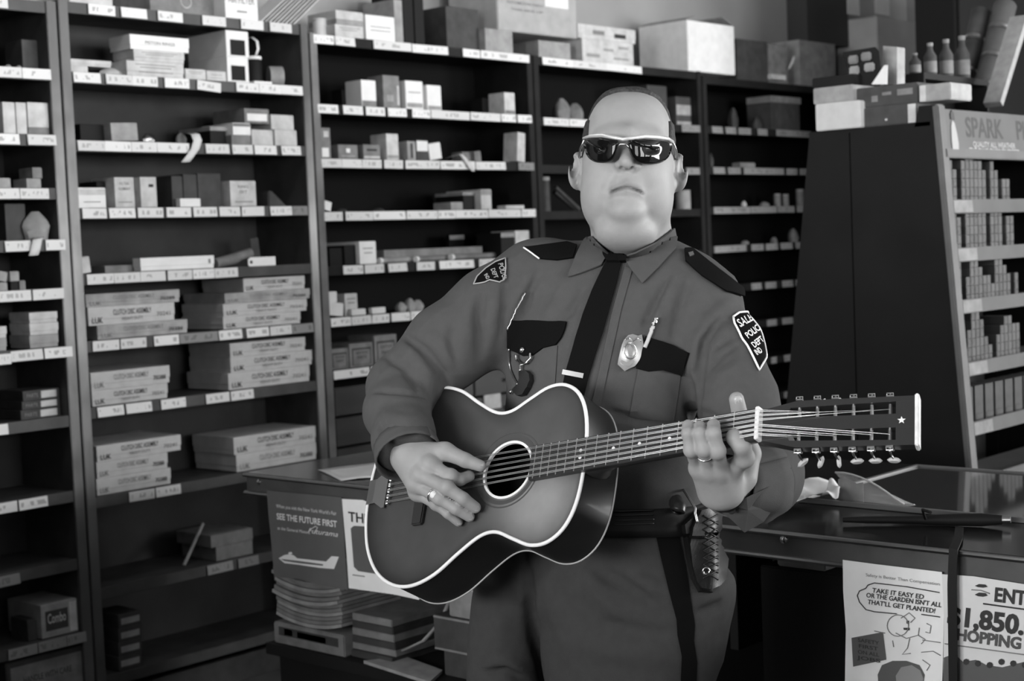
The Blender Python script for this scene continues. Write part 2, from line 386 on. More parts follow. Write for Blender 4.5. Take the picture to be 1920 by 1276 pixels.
U4 = shelving('U4', 'dim wall shelving unit with small parts, rightmost bay beside the dark rack', 1319, 1640,
    [(1427, 160), (1427, 248), (1423, 321), (1423, 393), (1423, 463), (1450, 533), (1460, 602), (1473, 670), (1473, 738), (1473, 810)],
    [[], [(1329, 1348), (1354, 1374), (1379, 1401), (1414, 1433), (1449, 1515)],
     [(1331, 1353), (1359, 1382), (1389, 1443), (1444, 1463), (1469, 1488), (1494, 1513)],
     [(1332, 1400), (1401, 1450), (1452, 1483), (1489, 1509)],
     [(1333, 1393), (1403, 1425), (1430, 1452), (1458, 1479), (1486, 1503)],
     [(1403, 1421), (1429, 1449), (1461, 1480), (1486, 1500)],
     [(1432, 1450), (1461, 1480), (1484, 1494)], [(1440, 1450), (1464, 1482)], [(1464, 1482)], []], dull=range(10))  # dull labels carry the weak light of this bay in their colour
# drawers under the last shelf of the middle bay
x0, x1 = UX['U2']; zt = ROWZ['U2'][6]-.05
M_drawer = mat('dark_drawer_wood', .035, .45, var=.3, scale=6, stretch=(.3, 1, 3))
for r in range(5):
    for c in range(3):
        a = x0+.045+c*(x1-x0-.09)/3; b = a+(x1-x0-.09)/3-.008; z1 = zt-r*.115; z0 = z1-.105
        d = MB().box(a, b, YS-.01, YS+.25, z0, z1).build('drawer', M_drawer, U2, bevel=.003)
        MB().lathe([(.001, 0), (.004, 0), (.004, .012), (.009, .016), (.009, .022), (.004, .026)], Matrix.Translation(((a+b)/2, YS-.01, (z0+z1)/2)) @ Matrix.Rotation(R_(90), 4, 'X'), 10).build('knob', M_dullmetal, d, smooth=True)

# ================================================================ counter
CX, CZ = 2.58, .92
CY1 = atX(458, 893, CX).y; CY0 = -.35; CXB = 3.48
M_ctop = mat('counter_top_black', .012, .16, var=.3, scale=30, spec=.5)
M_cwood = mat('counter_fascia', .07, .38, var=.25, scale=12)
M_ctrim = mat('counter_metal_trim', .32, .3, 1.)
M_cdark = mat('counter_dark_board', .012, .7, spec=.2)
ct = thing('shop_counter', (CX+.4, (CY0+CY1)/2, 0), 'long dark shop counter with metal edging running behind the man', 'counter')
MB().box(CX, CXB, CY0, CY1, CZ-.012, CZ).build('counter_top', M_ctop, ct, bevel=.003)
m = MB(); m.box(CX+.004, CX+.03, CY0, CY1-.004, CZ-.052, CZ-.0125); m.box(CX+.03, CXB, CY1-.03, CY1-.004, CZ-.052, CZ-.0125)
m.build('fascia', M_cwood, ct)
for z in (CZ-.006, CZ-.054):
    m = MB(); m.tube([(CX, CY0, z), (CX, CY1, z), (CXB, CY1, z)], .0055, 8); m.build('edge_trim', M_ctrim, ct, smooth=True)
for px, py in ((1470, 1011), (486, 903), (1000, 965)):
    p = atX(px, py, CX+.004)
    MB().lathe([(.0005, 0), (.009, 0), (.008, .003), (.003, .006), (.0005, .006)], Matrix.Translation(p) @ Matrix.Rotation(R_(-90), 4, 'Y'), 12).build('screw', M_metal, ct, smooth=True)
CS = .455                      # open shelf under the counter
MB().box(CX+.02, CXB-.02, CY0+.02, CY1-.03, CS-.03, CS).build('lower_shelf', M_cdark, ct)
MB().box(CX+.05, CXB-.05, CY0+.05, CY1-.05, .02, CS-.03).build('base', M_cdark, ct)
MB().box(CXB-.03, CXB-.001, CY0+.02, CY1-.03, .02, CZ-.053).build('back_panel', M_cdark, ct)
for y in (2.2, 1.2, .2):
    MB().box(CXB-.25, CXB-.081, y-.012, y+.012, CS, CZ-.053).build('divider', M_cdark, ct)
for y in (CY1-.09, 1.95, CY0+.06):
    MB().box(CXB-.08, CXB-.032, y-.02, y+.02, CS, CZ-.053).build('leg', M_cdark, ct)

# glass plate with a narrow frame lying on the counter top
gx0, gx1, gy1 = atZ(1500, 940, CZ).x, atZ(1722, 880, CZ).x, atZ(1722, 880, CZ).y
gx1 = min(gx1, CXB-.02); gx0 = max(gx0, CX+.05)
M_glass = mat('plate_glass', .04, .06, spec=.6)
gp = thing('glass_plate', ((gx0+gx1)/2, gy1-.6, CZ), 'sheet of glass in a narrow frame lying on the counter top', 'glass')
m = MB(); m.box(gx0, gx1, CY0+.2, gy1, CZ+.001, CZ+.007); m.build('pane', M_glass, gp)
for a in ((gx0-.012, gx0, CY0+.2, gy1+.012), (gx1, gx1+.012, CY0+.2, gy1+.012), (gx0, gx1, gy1, gy1+.012)):
    MB().box(a[0], a[1], a[2], a[3], CZ+.001, CZ+.011).build('frame_strip', mat('grey_strip', .16, .4), gp, bevel=.001)

# ================================================================ slanted display rack of spark plugs
XR = 4.25; RW = 1.0
ft, fb = atX(1752, 196, XR), atX(1815, 880, XR)
bt, bb = atX(1519, 236, XR), atX(1482, 670, XR)
def ext(a, b, z): return a.y+(b.y-a.y)*(z-a.z)/(b.z-a.z)
yf0, yb0 = ext(ft, fb, 0), ext(bt, bb, 0); zt = ft.z
yf1, yb1 = ft.y, ext(bt, bb, zt)
zs_ = atX(1735, 236, XR).z                # top board; the header stands up above it
yfs, ybs = ext(ft, fb, zs_), ext(bt, bb, zs_)
M_rackside = mat('rack_side_panel', .009, .6, var=.2, scale=5, spec=.15)
M_rackframe = mat('rack_frame_grey', .10, .55, var=.15, scale=10)
rk = thing('display_rack', (XR+RW/2, (yf0+yb0)/2, 0), 'dark sided slanted spark plug display rack behind the counter', 'rack')
ym = (yf0+yb0)/2+.02
for X in (XR, XR+RW):
    for half in (0, 1):
        Mx = Matrix(((0, 0, 1, X), (1, 0, 0, 0), (0, 1, 0, 0), (0, 0, 0, 1)))
        pl = [(yf0, 0), (ym-.002, 0), (ym-.002, zs_), (yfs+.07, zs_), (yf1+.05, zt), (yf1, zt)] if half == 0 else [(ym+.002, 0), (yb0, 0), (ybs, zs_), (ym+.002, zs_)]
        MB().prism(pl, 0, .02, Mx).build('side_panel', M_rackside, rk)
MB().box(XR, XR+RW+.02, yfs+.02, ybs, zs_, zs_+.012).build('top_board', M_rackside, rk)
sl = Vector((0, yf0-yf1, -zt)).normalized()          # down the slanted face
nf = Vector((0, sl.z, -sl.y)); nf = nf if nf.y < 0 else -nf
F0 = Vector((XR, yf1, zt))
def face(s, x, out=0.): return F0 + sl*s + Vector((x, 0, 0)) + nf*out
FM = Matrix((Vector((1, 0, 0)), -sl, nf)).transposed().to_4x4()
def fbox(mb, x0, x1, s0, s1, o0, o1):
    M_ = Matrix.Translation(F0) @ FM
    return mb.box(x0, x1, -s1, -s0, o0, o1, M_)
Ls = zt/abs(sl.z)
for xa in (-.002, RW-.024): fbox(MB(), xa, xa+.045, 0, Ls, -.01, .012).build('front_upright', M_rackframe, rk, bevel=.004)
def s_at(py, px=1800):
    d = ray(px, py); t = (F0-CAM).dot(nf)/d.dot(nf); return (CAM+d*t-F0).dot(sl)
hs = s_at(293, 1780)
hd = fbox(MB(), .04, RW-.02, .012, hs-.02, -.005, .01).build('header_sign', mat('header_paint', .075, .5, var=.12, scale=8), rk, bevel=.002)
fbox(MB(), .02, RW, hs-.022, hs+.006, -.01, .016).build('header_rail', M_rackframe, rk, bevel=.003)
# emblem: a white spark plug in a dark cap, and white and dark lettering on the header
Uh, Vh = Vector((1, 0, 0)), -sl
e = face(hs*.56, .085, .0105)
m = MB(); m.prism([(-.022, -.075), (.022, -.075), (.026, -.04), (.02, .0), (.008, .045), (-.008, .055), (-.018, .03), (-.024, -.03)], 0, .003, Matrix.Translation(e) @ FM @ Matrix.Diagonal((.85, .72, 1, 1))); m.build('white_plug_emblem', mat('header_white', .35, .6), hd)
m = MB(); m.prism([(-.016+.02*0, .058), (.012, .058), (.01, .085), (-.004, .097), (-.016, .083)], 0, .003, Matrix.Translation(e) @ FM @ Matrix.Diagonal((.85, .72, 1, 1))); m.build('cap_emblem', M_dark, hd)
m = MB(); text_on(m, 'SPARK', face(hs*.60, .30, .0106), Uh, Vh, hs*.40, .26, bold=.02)
m.build('lettering', mat('header_letter_grey', .03, .6), hd)
m = MB(); text_on(m, 'PLUGS', face(hs*.60, .66, .0106), Uh, Vh, hs*.40, .26, bold=.02)
m.build('lettering', mat('header_letter_grey', .03, .6), hd)
m = MB(); text_on(m, 'QUALITY ALL WEATHER', face(hs*.80, .36, .0106), Uh, Vh, .017, .3, bold=.02); text_on(m, 'THE PLUG ENGINES PREFER', face(hs*.93, .36, .0106), Uh, Vh, .017, .36, bold=.02)
m.build('lettering', mat('header_white', .35, .6), hd)
RS = [s_at(y, x) for y, x in ((387, 1780), (478, 1790), (575, 1800), (692, 1812), (802, 1828))] + [s_at(905, 1840), s_at(1010, 1850)]
ZUP = Vector((0, 0, 1))
rack_shelf = []
for i, s_ in enumerate(RS):
    p = face(s_, 0)
    if p.z < .1: break
    MB().box(XR+.02, XR+RW, p.y+.012, p.y+.2, p.z-.006, p.z+.004).build('shelf', M_rackframe, rk)
    fbox(MB(), .043, RW-.02, s_-.02, s_+.022, -.004, .008).build('shelf_lip', mat('rack_lip_grey', .06, .55, var=.2, scale=9), rk, bevel=.002)
    fbox(MB(), .045, .17, s_-.017, s_+.019, .0085, .0105).build('price_strip', M_mid, rk)
    rack_shelf.append(p)
MB().box(XR+.02, XR+RW, ym+.05, ym+.06, .05, zs_-.01).build('back_board', M_dark, rk)
# spark plug boxes standing in stacks on the rack shelves
bx = .027
proto = MB().box(-bx/2+.0008, bx/2-.0008, -.04, .04, 0, bx-.001); proto.box(-bx/2+.004, bx/2-.004, -.0408, -.04, .005, bx-.006)
PB = [proto.build('spark_plug_box', mat_print('plug_box_print_%d' % i, g, .08, sx=5, sy=4, thr=.56, band=(.1, .9)), None, org=(0, 0, 0), bevel=.001, seg=1) for i, g in enumerate((.085, .055))]
meshes = [o.data for o in PB]
for o in PB: bpy.data.objects.remove(o)
names = ['top', 'second', 'third', 'fourth', 'fifth']
cols = {0: [5, 5, 4, 0, 5, 6, 6, 5, 5, 4, 0, 5, 4, 0, 3, 3], 1: [5, 5, 4, 0, 6, 6, 6, 6, 6, 0, 5, 5, 5, 0, 4, 4], 2: [5, 5, 0, 3, 5, 6, 4, 3, 3, 2, 5, 5, 4, 3, 0, 3], 3: [4, 2, 4, 6, 6, 5, 3, 2, 0, 3, 4, 5, 5, 4, 4]}
rnd = random.Random(3)
for r, cs in cols.items():
    p = rack_shelf[r]
    for c, n in enumerate(cs):
        for k in range(n):
            o = bpy.data.objects.new('spark_plug_box', meshes[rnd.random() < .5]); COL.objects.link(o)
            o.location = (XR+.062+c*.0285+rnd.uniform(-.0004, .0004), p.y+.062, p.z+.0045+k*bx)
            props(o, 'small square spark plug box stacked on the %s shelf of the rack' % names[r], 'box', 'spark plug boxes on the %s rack shelf' % names[r])
p = rack_shelf[4]
for c in range(8):
    o = MB().box(-.028, .028, -.03, .03, 0, .115).box(-.022, .022, -.031, -.03, .01, .03).build('oil_additive_box', M_dark, None, bevel=.003, org=(0, 0, 0))
    o.location = (XR+.085+c*.07, p.y+.055, p.z+.0045)
    props(o, 'one of the tall grey boxes in a row on the lowest visible rack shelf', 'box', 'tall boxes on the lowest visible rack shelf')
# ================================================================ frame of reference of the man and the guitar
D0 = 2.72                      # distance of the man's spine from the camera along the view axis
def c(px, py, w_=0.):
    d = D0-w_
    return np.array([(px-960)/FPX*d, -(py-638)/FPX*d, w_])
CMW = Matrix.Translation(CAM + cF*D0) @ Matrix((cR, cU, -cF)).transposed().to_4x4()
def W(a): return CMW @ Vector((float(a[0]), float(a[1]), float(a[2])))
CR3 = np.array([[cR[i], cU[i], -cF[i]] for i in range(3)]); CT3 = np.array(CAM + cF*D0)
def Wn(a): return np.asarray(a) @ CR3.T + CT3

# ================================================================ twelve string guitar
WG = .23
gA = Vector((.79, .184, .58)).normalized(); gN = Vector((-.6, .42, .68)); gN = (gN-gA*gN.dot(gA)).normalized(); gW = gN.cross(gA)
GM = CMW @ Matrix.Translation(Vector(c(952, 880, WG))) @ Matrix((gA, gW, gN)).transposed().to_4x4()     # local x along the neck, y up across, z out of the top
gt = thing('guitar', GM @ Vector((-.3, 0, -.04)), 'twelve string acoustic guitar with white binding held across the body of the man', 'guitar')
half = [(-.3015, .0), (-.299, .045), (-.284, .098), (-.254, .141), (-.213, .166), (-.17, .171), (-.125, .157), (-.08, .127), (-.04, .104), (-.008, .101), (.028, .116), (.064, .130), (.098, .128), (.128, .106), (.146, .064), (.1515, 0)]
half = [(a, b*1.04) for a, b in half]
ctrl = half + [(a, -b) for a, b in half[-2:0:-1]]
def catmull(P, n=5):
    out = []
    k = len(P)
    for i in range(k):
        p0, p1, p2, p3 = (np.array(P[(i+j) % k]) for j in (-1, 0, 1, 2))
        for q in range(n):
            t = q/n; out.append(tuple(.5*((2*p1)+(-p0+p2)*t+(2*p0-5*p1+4*p2-p3)*t*t+(-p0+3*p1-3*p2+p3)*t**3)))
    return out
GO = catmull(ctrl, 5); NG = len(GO); GT = .09
def gp_(a, b, n=0.): return GM @ Vector((a, b, n))
M_gtop = mat('guitar_top_wood', .2, .42, coat=.12, spec=.35)
nt = M_gtop.node_tree; bs = nt.nodes['Principled BSDF']; Lk = nt.links.new
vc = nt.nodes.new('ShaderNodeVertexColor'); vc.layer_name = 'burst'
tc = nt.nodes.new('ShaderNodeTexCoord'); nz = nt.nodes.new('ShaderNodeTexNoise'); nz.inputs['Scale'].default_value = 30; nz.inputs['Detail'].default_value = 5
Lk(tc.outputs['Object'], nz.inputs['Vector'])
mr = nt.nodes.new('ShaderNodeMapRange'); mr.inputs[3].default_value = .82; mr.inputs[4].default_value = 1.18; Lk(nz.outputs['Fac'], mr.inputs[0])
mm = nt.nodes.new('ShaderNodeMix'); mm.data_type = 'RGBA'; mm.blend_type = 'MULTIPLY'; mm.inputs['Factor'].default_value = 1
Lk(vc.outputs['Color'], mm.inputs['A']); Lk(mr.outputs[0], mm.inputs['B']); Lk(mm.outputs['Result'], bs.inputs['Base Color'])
M_gside = mat('guitar_side_wood', .012, .4, coat=.15)
M_bind = mat('guitar_binding', .82, .35)
M_bind2 = mat('guitar_back_binding', .4, .4)
M_ebony = mat('ebony', .025, .35)
M_cav = mat('guitar_inside', .01, .9)
SR = .049
# top: rings of points from the sound hole to the rim, finish shaded towards the rim like a sunburst
NR = 9; vs = []; fs = []; colr = []
for j in range(NR):
    t = (j/(NR-1))**.8
    for a, b in GO:
        r = math.hypot(a, b); ha, hb = a/r*SR, b/r*SR
        x, y = ha+(a-ha)*t, hb+(b-hb)*t
        vs.append(gp_(x, y, 0))
        rim = (1-t)*r
        g_ = .028 + .042*min(1, rim/.06) + .02*min(1, max(0, (x+.15)/.2))
        g_ += .26*math.exp(-(((x-.075)/.075)**2 + ((y+.07)/.06)**2))       # paler patch painted into the finish beside the sound hole
        g_ *= .78
        if rim < .010: g_ *= .45
        colr.append(g_)
for j in range(NR-1):
    for i in range(NG):
        fs.append((j*NG+i, j*NG+(i+1) % NG, (j+1)*NG+(i+1) % NG, (j+1)*NG+i))
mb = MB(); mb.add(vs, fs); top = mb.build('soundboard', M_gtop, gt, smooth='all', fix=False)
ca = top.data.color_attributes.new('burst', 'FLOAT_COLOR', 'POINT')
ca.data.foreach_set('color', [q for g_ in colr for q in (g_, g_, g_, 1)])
mb = MB()
mb.add([gp_(a, b, -.0005) for a, b in GO]+[gp_(a, b, -GT) for a, b in GO], [(i, (i+1) % NG, NG+(i+1) % NG, NG+i) for i in range(NG)])
mb.build('side', M_gside, gt, smooth='all')
mb = MB(); mb.prism(GO, -GT-.003, -GT, GM); mb.build('back', M_gside, gt)
mb = MB(); mb.tube([gp_(a, b, -.001) for a, b in GO]+[gp_(*GO[0], -.001)], .0032, 8); mb.build('front_binding', M_bind, gt, smooth='all')
mb = MB(); mb.tube([gp_(a, b, -GT) for a, b in GO]+[gp_(*GO[0], -GT)], .0018, 6); mb.build('back_binding', M_bind2, gt, smooth='all')
def ring(r0, r1, n0, n1, name, mm_, N=48):
    mb = MB(); vs = []
    for r, n_ in ((r0, n0), (r0, n1), (r1, n1), (r1, n0)):
        vs += [gp_(r*math.cos(2*math.pi*k/N), r*math.sin(2*math.pi*k/N), n_) for k in range(N)]
    mb.add(vs, [(q*N+k, q*N+(k+1) % N, ((q+1) % 4)*N+(k+1) % N, ((q+1) % 4)*N+k) for q in range(4) for k in range(N)])
    return mb.build(name, mm_, gt, smooth=True)
ring(SR-.003, SR+.0012, -.004, .0006, 'sound_hole_rim', M_bind)
ring(SR+.004, SR+.011, -.001, .0004, 'rosette', mat('rosette_dark', .06, .35))
ring(SR+.0145, SR+.017, -.001, .0004, 'rosette', mat('rosette_dark', .06, .35))
# neck, fingerboard and frets
NUT = .457
def nw(a): return .029+(.0245-.029)*(a-.05)/(NUT-.05)
FB0, FB1 = .0055, .0105
mb = MB(); mb.prism([(.052, -nw(.052)), (NUT, -nw(NUT)), (NUT, nw(NUT)), (.052, nw(.052))], .0008, FB1, GM); mb.build('fingerboard', M_ebony, gt, bevel=.001)
mb = MB(); rows = []
for i in range(12):
    a = .152+(NUT-.150)*i/11; dpt = .021 + (.05*max(0, 1-i/1.6) if i < 2 else 0)
    rows.append([gp_(a, nw(a)*.97*math.cos(t), -.0005-dpt*math.sin(t)) for t in np.linspace(0, math.pi, 10)])
mb.sheet(rows); e0 = rows[0]; mb.add(e0, [tuple(range(10))]); mb.add(rows[-1], [tuple(range(10))])
mb.build('neck', mat('neck_wood', .06, .35, coat=.3), gt, smooth=True)
SCALE = .632
for k in range(1, 19):
    a = NUT-SCALE*(1-2**(-k/12))
    if a < .06: break
    mb = MB(); mb.tube([gp_(a, -nw(a)+.0005, FB1+.0003), gp_(a, nw(a)-.0005, FB1+.0003)], .0009, 6); mb.build('fret', M_metal, gt, smooth=True)
for k in (5, 7, 9, 12):
    a = NUT-SCALE*(1-(2**(-k/12)+2**(-(k-1)/12))/2)
    for b in ((-.006, .006) if k == 12 else (0,)):
        mb = MB(); mb.lathe([(.0002, 0), (.0028, 0), (.0028, .0006), (.0002, .0006)], GM @ Matrix.Translation((a, b, FB1)), 12); mb.build('fret_marker', M_bind, gt)
mb = MB(); mb.box(NUT, NUT+.0065, -.0255, .0255, 0, FB1+.0035, GM); mb.build('nut', mat('bone_nut', .75, .35), gt, bevel=.001)
# bridge and metal tailpiece
BR = NUT-SCALE
mb = MB(); mb.prism([(BR-.011, -.075), (BR+.011, -.075), (BR+.013, 0), (BR+.011, .075), (BR-.011, .075), (BR-.013, 0)], .0003, .0085, GM); mb.build('bridge', M_ebony, gt, bevel=.002)
mb = MB(); mb.box(BR-.001, BR+.002, -.036, .036, .0085, .0115, GM); mb.build('saddle', mat('bone_nut', .75, .35), gt)
mb = MB(); mb.sheet([[gp_(a, b, n_) for b in (-.022, -.01, .01, .022)] for a, n_ in ((-.3035, -.03), (-.3035, .002), (-.298, .0045), (-.282, .005))], .0015)
mb.prism([(-.284, -.020), (-.262, -.034), (-.256, -.034), (-.256, .034), (-.262, .034), (-.284, .020)], .004, .0065, GM)
mb.build('tailpiece', M_dullmetal, gt, smooth=True)
for k in range(6):
    for q in (-.0017, .0017):
        b = (k-2.5)*.0105+q
        mb = MB(); mb.lathe([(.0003, 0), (.0026, .0005), (.003, .003), (.0018, .005), (.0003, .0052)], GM @ Matrix.Translation((-.252, b, .0065)) @ Matrix.Rotation(R_(90), 4, 'Y'), 8); mb.build('string_ball', M_metal, gt, smooth=True)
# slotted headstock tilted back, with twelve tuners
TH = R_(16.8)
HM = GM @ Matrix.Translation((NUT+.006, 0, .002)) @ Matrix.Rotation(TH, 4, 'Y')
HL = .214
def hw_(t): return .026+(.0375-.026)*min(1, t/.05) if t < .05 else .0375
M_head = mat('headstock_black', .022, .3, coat=.4)
HT = -.016
mb = MB()
for sgn in (1, -1):
    mb.prism([(0, .024*sgn), (.05, .0365*sgn), (HL, .0375*sgn), (HL, .030*sgn), (.04, .0255*sgn), (.035, .0135*sgn)][::sgn], HT, 0, HM)
mb.prism([(.03, -.0105), (HL, -.0105), (HL, .0105), (.03, .0105)], HT, 0, HM)
mb.prism([(0, -.024), (.036, -.03), (.036, .03), (0, .024)], HT, -.0001, HM)
mb.prism([(.188, -.0374), (HL, -.0374), (HL, .0374), (.188, .0374)], HT, -.0001, HM)
mb.build('headstock', M_head, gt)
mb = MB(); mb.box(HL, HL+.006, -.0395, .0395, HT-.002, .003, HM); mb.build('headstock_end_cap', mat('pale_end_cap', .75, .45, var=.15, scale=60), gt, bevel=.0015)
star = [(.0058*(1 if k % 2 == 0 else .42)*math.cos(R_(90+36*k)), .0058*(1 if k % 2 == 0 else .42)*math.sin(R_(90+36*k))) for k in range(10)]
mb = MB(); mb.prism(star, 0, .0008, HM @ Matrix.Translation((.196, 0, 0))); mb.build('star_inlay', M_whiteink, gt)
posts = {1: [], -1: []}
M_pearl = mat('tuner_button_pearl', .55, .3)
for sgn in (1, -1):
    for k in range(6):
        t = .052+.0255*k
        mb = MB(); mb.tube([HM @ Vector((t, .0108*sgn, -.006)), HM @ Vector((t, .0275*sgn, -.006))], .0026, 8); mb.build('tuner_post', M_dullmetal, gt, smooth=True)
        posts[sgn].append(HM @ Vector((t, .019*sgn, -.0032)))
        e = .0375*sgn
        mb = MB(); mb.box(t-.005, t+.005, min(e, e+.0025*sgn)+.0002*sgn, max(e, e+.0025*sgn), HT+.002, -.001, HM)
        mb.tube([HM @ Vector((t-.0045, e+.002*sgn, -.002)), HM @ Vector((t-.0045, e+.006*sgn, -.002)), HM @ Vector((t+.0045, e+.006*sgn, -.002)), HM @ Vector((t+.0045, e+.002*sgn, -.002))], .0009, 6)
        mb.build('tuner_plate', M_dullmetal, gt)
        sp = HM @ Vector((t, e+.005*sgn, -.006)); ep = HM @ Vector((t+.002, e+.0075*sgn, -.030))
        tn = MB(); tn.tube([sp, HM @ Vector((t, e+.006*sgn, -.016)), ep], .0016, 6); tn = tn.build('tuner_shaft', M_metal, gt, smooth=True)
        ang = [40, 70, 95, 5, 0, -4][k]
        BM = HM @ Matrix.Translation((t+.002, e+.0078*sgn, -.034)) @ Matrix.Rotation(R_(ang), 4, 'Z')
        mb = MB(); mb.lathe([(.0002, -.0028), (.006, -.0026), (.0085, 0), (.006, .0026), (.0002, .0028)], BM @ Matrix.Rotation(R_(90), 4, 'X') @ Matrix.Diagonal((1.15, .75, 1, 1)), 14)
        mb.build('tuner_button', M_pearl, tn, smooth=True)
# strings: six courses of two, from the tailpiece over bridge and nut to the posts
M_str = mat('string_steel', .55, .3, 1.)
for k in range(6):
    for j, q in enumerate((-.0011, .0011)):
        b1 = (k-2.5)*.0108+q; b2 = (k-2.5)*.0074+q
        sgn = 1 if k >= 3 else -1
        pi_ = ((5-k)*2+j) if sgn == 1 else (k*2+j)
        tgt = posts[sgn][min(5, pi_)]
        mb = MB(); mb.tube([gp_(-.25, (k-2.5)*.0105+q, .009), gp_(BR, b1, .0122), gp_(.1, b1+(b2-b1)*(.1-BR)/SCALE, .0133), gp_(NUT+.003, b2, FB1+.0038), tgt], [.00055]*5 if k > 2 else [.00075]*5, 5, cap=False)
        mb.build('string', M_str, gt, smooth='all')
# ================================================================ signed distance modelling of the figure
def sd_cap(P, a, b, ra, rb):
    a, b = np.asarray(a), np.asarray(b); d = b-a; t = np.clip(((P-a) @ d)/max(d @ d, 1e-9), 0, 1)
    return np.linalg.norm(P-(a+t[..., None]*d), axis=-1) - (ra+(rb-ra)*t)
def sd_ell(P, ctr, rad, Rm=None):
    q = P-np.asarray(ctr)
    if Rm is not None: q = q @ Rm
    rad = np.asarray(rad); k0 = np.linalg.norm(q/rad, axis=-1); k1 = np.linalg.norm(q/(rad*rad), axis=-1)
    return k0*(k0-1)/np.maximum(k1, 1e-9)
def smin(a, b, k):
    h = np.maximum(k-np.abs(a-b), 0)/k; return np.minimum(a, b)-h*h*k*.25
def smax(a, b, k): return -smin(-a, -b, k)
def chain(P, pts, rs, k=0.):
    d = None
    for i in range(len(pts)-1):
        e = sd_cap(P, pts[i], pts[i+1], rs[i], rs[i+1])
        d = e if d is None else (smin(d, e, k) if k else np.minimum(d, e))
    return d
def loft(P, rings, yaw=0., k=.02):
    """rings: (centre u, v, w, half width, half depth) from top to bottom, an elliptic tube along v"""
    rings = sorted(rings, key=lambda r: r[1]); A_ = np.array(rings); v = P[..., 1]
    vv = A_[:, 1]
    # smooth (cubic-like) interpolation of the ring values
    def ip(col): 
        f = np.interp(v, vv, A_[:, col]); dv = .012
        return (f+np.interp(v-dv, vv, A_[:, col])+np.interp(v+dv, vv, A_[:, col]))/3
    u0, w0, hw, hd = ip(0), ip(2), ip(3), ip(4)
    x, z = P[..., 0]-u0, P[..., 2]-w0
    cs, sn = math.cos(yaw), math.sin(yaw)
    xr, zr = x*cs-z*sn, x*sn+z*cs
    r = (np.abs(xr/hw)**2.3+np.abs(zr/hd)**2.3)**(1/2.3)
    d = (r-1)*np.minimum(hw, hd)
    return smax(smax(d, v-vv[-1], k), vv[0]-v, k)
def nets(fn, lo, hi, h):
    lo, hi = np.array(lo), np.array(hi); n = np.ceil((hi-lo)/h).astype(int)+1
    ax = [lo[i]+h*np.arange(n[i]) for i in range(3)]
    G = np.stack(np.meshgrid(*ax, indexing='ij'), -1)
    D = np.empty(n)
    for i in range(0, n[0], 16): D[i:i+16] = fn(G[i:i+16])
    neg = D < 0
    acc = np.zeros((n[0]-1, n[1]-1, n[2]-1, 3)); cnt = np.zeros((n[0]-1, n[1]-1, n[2]-1))
    sl = lambda o, ax_: slice(o, n[ax_]-1+o)
    for axis in range(3):
        for o1 in (0, 1):
            for o2 in (0, 1):
                off = [0, 0, 0]; oth = [q for q in range(3) if q != axis]; off[oth[0]] = o1; off[oth[1]] = o2
                o_ = list(off); o_[axis] = 1
                d0 = D[sl(off[0], 0), sl(off[1], 1), sl(off[2], 2)]; d1 = D[sl(o_[0], 0), sl(o_[1], 1), sl(o_[2], 2)]
                cr = (d0 < 0) != (d1 < 0)
                t = np.where(cr, d0/np.where(cr, d0-d1, 1), 0)
                base = np.array(off, float); pos = np.zeros(cr.shape+(3,)); pos[...] = base; pos[..., axis] = t
                acc += np.where(cr[..., None], pos, 0); cnt += cr
    act = cnt > 0
    ids = -np.ones(act.shape, int); ids[act] = np.arange(act.sum())
    idx = np.argwhere(act)
    V_ = lo + h*(idx + acc[act]/cnt[act][:, None])
    faces = []
    for axis in range(3):
        o1, o2 = [q for q in range(3) if q != axis]
        s0 = [slice(None)]*3; s1 = [slice(None)]*3; s0[axis] = slice(0, -1); s1[axis] = slice(1, None)
        a, b = neg[tuple(s0)], neg[tuple(s1)]
        E_ = np.argwhere(a != b)
        ok = (E_[:, o1] > 0) & (E_[:, o2] > 0) & (E_[:, o1] < n[o1]-1) & (E_[:, o2] < n[o2]-1)
        E_ = E_[ok]
        def cell(d1, d2):
            q = E_.copy(); q[:, o1] += d1; q[:, o2] += d2; return ids[q[:, 0], q[:, 1], q[:, 2]]
        q = np.stack([cell(-1, -1), cell(0, -1), cell(0, 0), cell(-1, 0)], 1)
        flip = a[E_[:, 0], E_[:, 1], E_[:, 2]]
        if axis == 1: flip = ~flip
        q[~flip] = q[~flip][:, ::-1]
        faces.append(q)
    return V_, np.concatenate(faces)
def np_mesh(name, parts, m, parent, origin):
    vs = []; fs = []; n = 0
    for V_, F_ in parts:
        vs.append(Wn(V_)-np.array(origin)); fs.append(F_+n); n += len(V_)
    V_ = np.concatenate(vs); F_ = np.concatenate(fs)
    me = bpy.data.meshes.new(name); me.vertices.add(len(V_)); me.vertices.foreach_set('co', V_.ravel())
    me.loops.add(F_.size); me.loops.foreach_set('vertex_index', F_.ravel().astype(np.int32))
    me.polygons.add(len(F_)); me.polygons.foreach_set('loop_start', np.arange(0, F_.size, 4, dtype=np.int32))
    me.polygons.foreach_set('use_smooth', np.ones(len(F_), bool))
    me.update(calc_edges=True); me.validate(); me.materials.append(m)
    o = bpy.data.objects.new(name, me); COL.objects.link(o); o['_w'] = tuple(origin)
    if parent is not None: o.parent = parent; o.location = Vector(origin)-worg(parent)
    else: o.location = origin
    return o
def waves(P, seed, n=5, f=30., dirs=None):
    r = np.random.RandomState(seed); s = 0
    for i in range(n):
        k = r.normal(size=3); k /= np.linalg.norm(k); s = s+np.sin(P @ k*f*(.6+.9*r.rand())+6.28*r.rand())
    return s/n

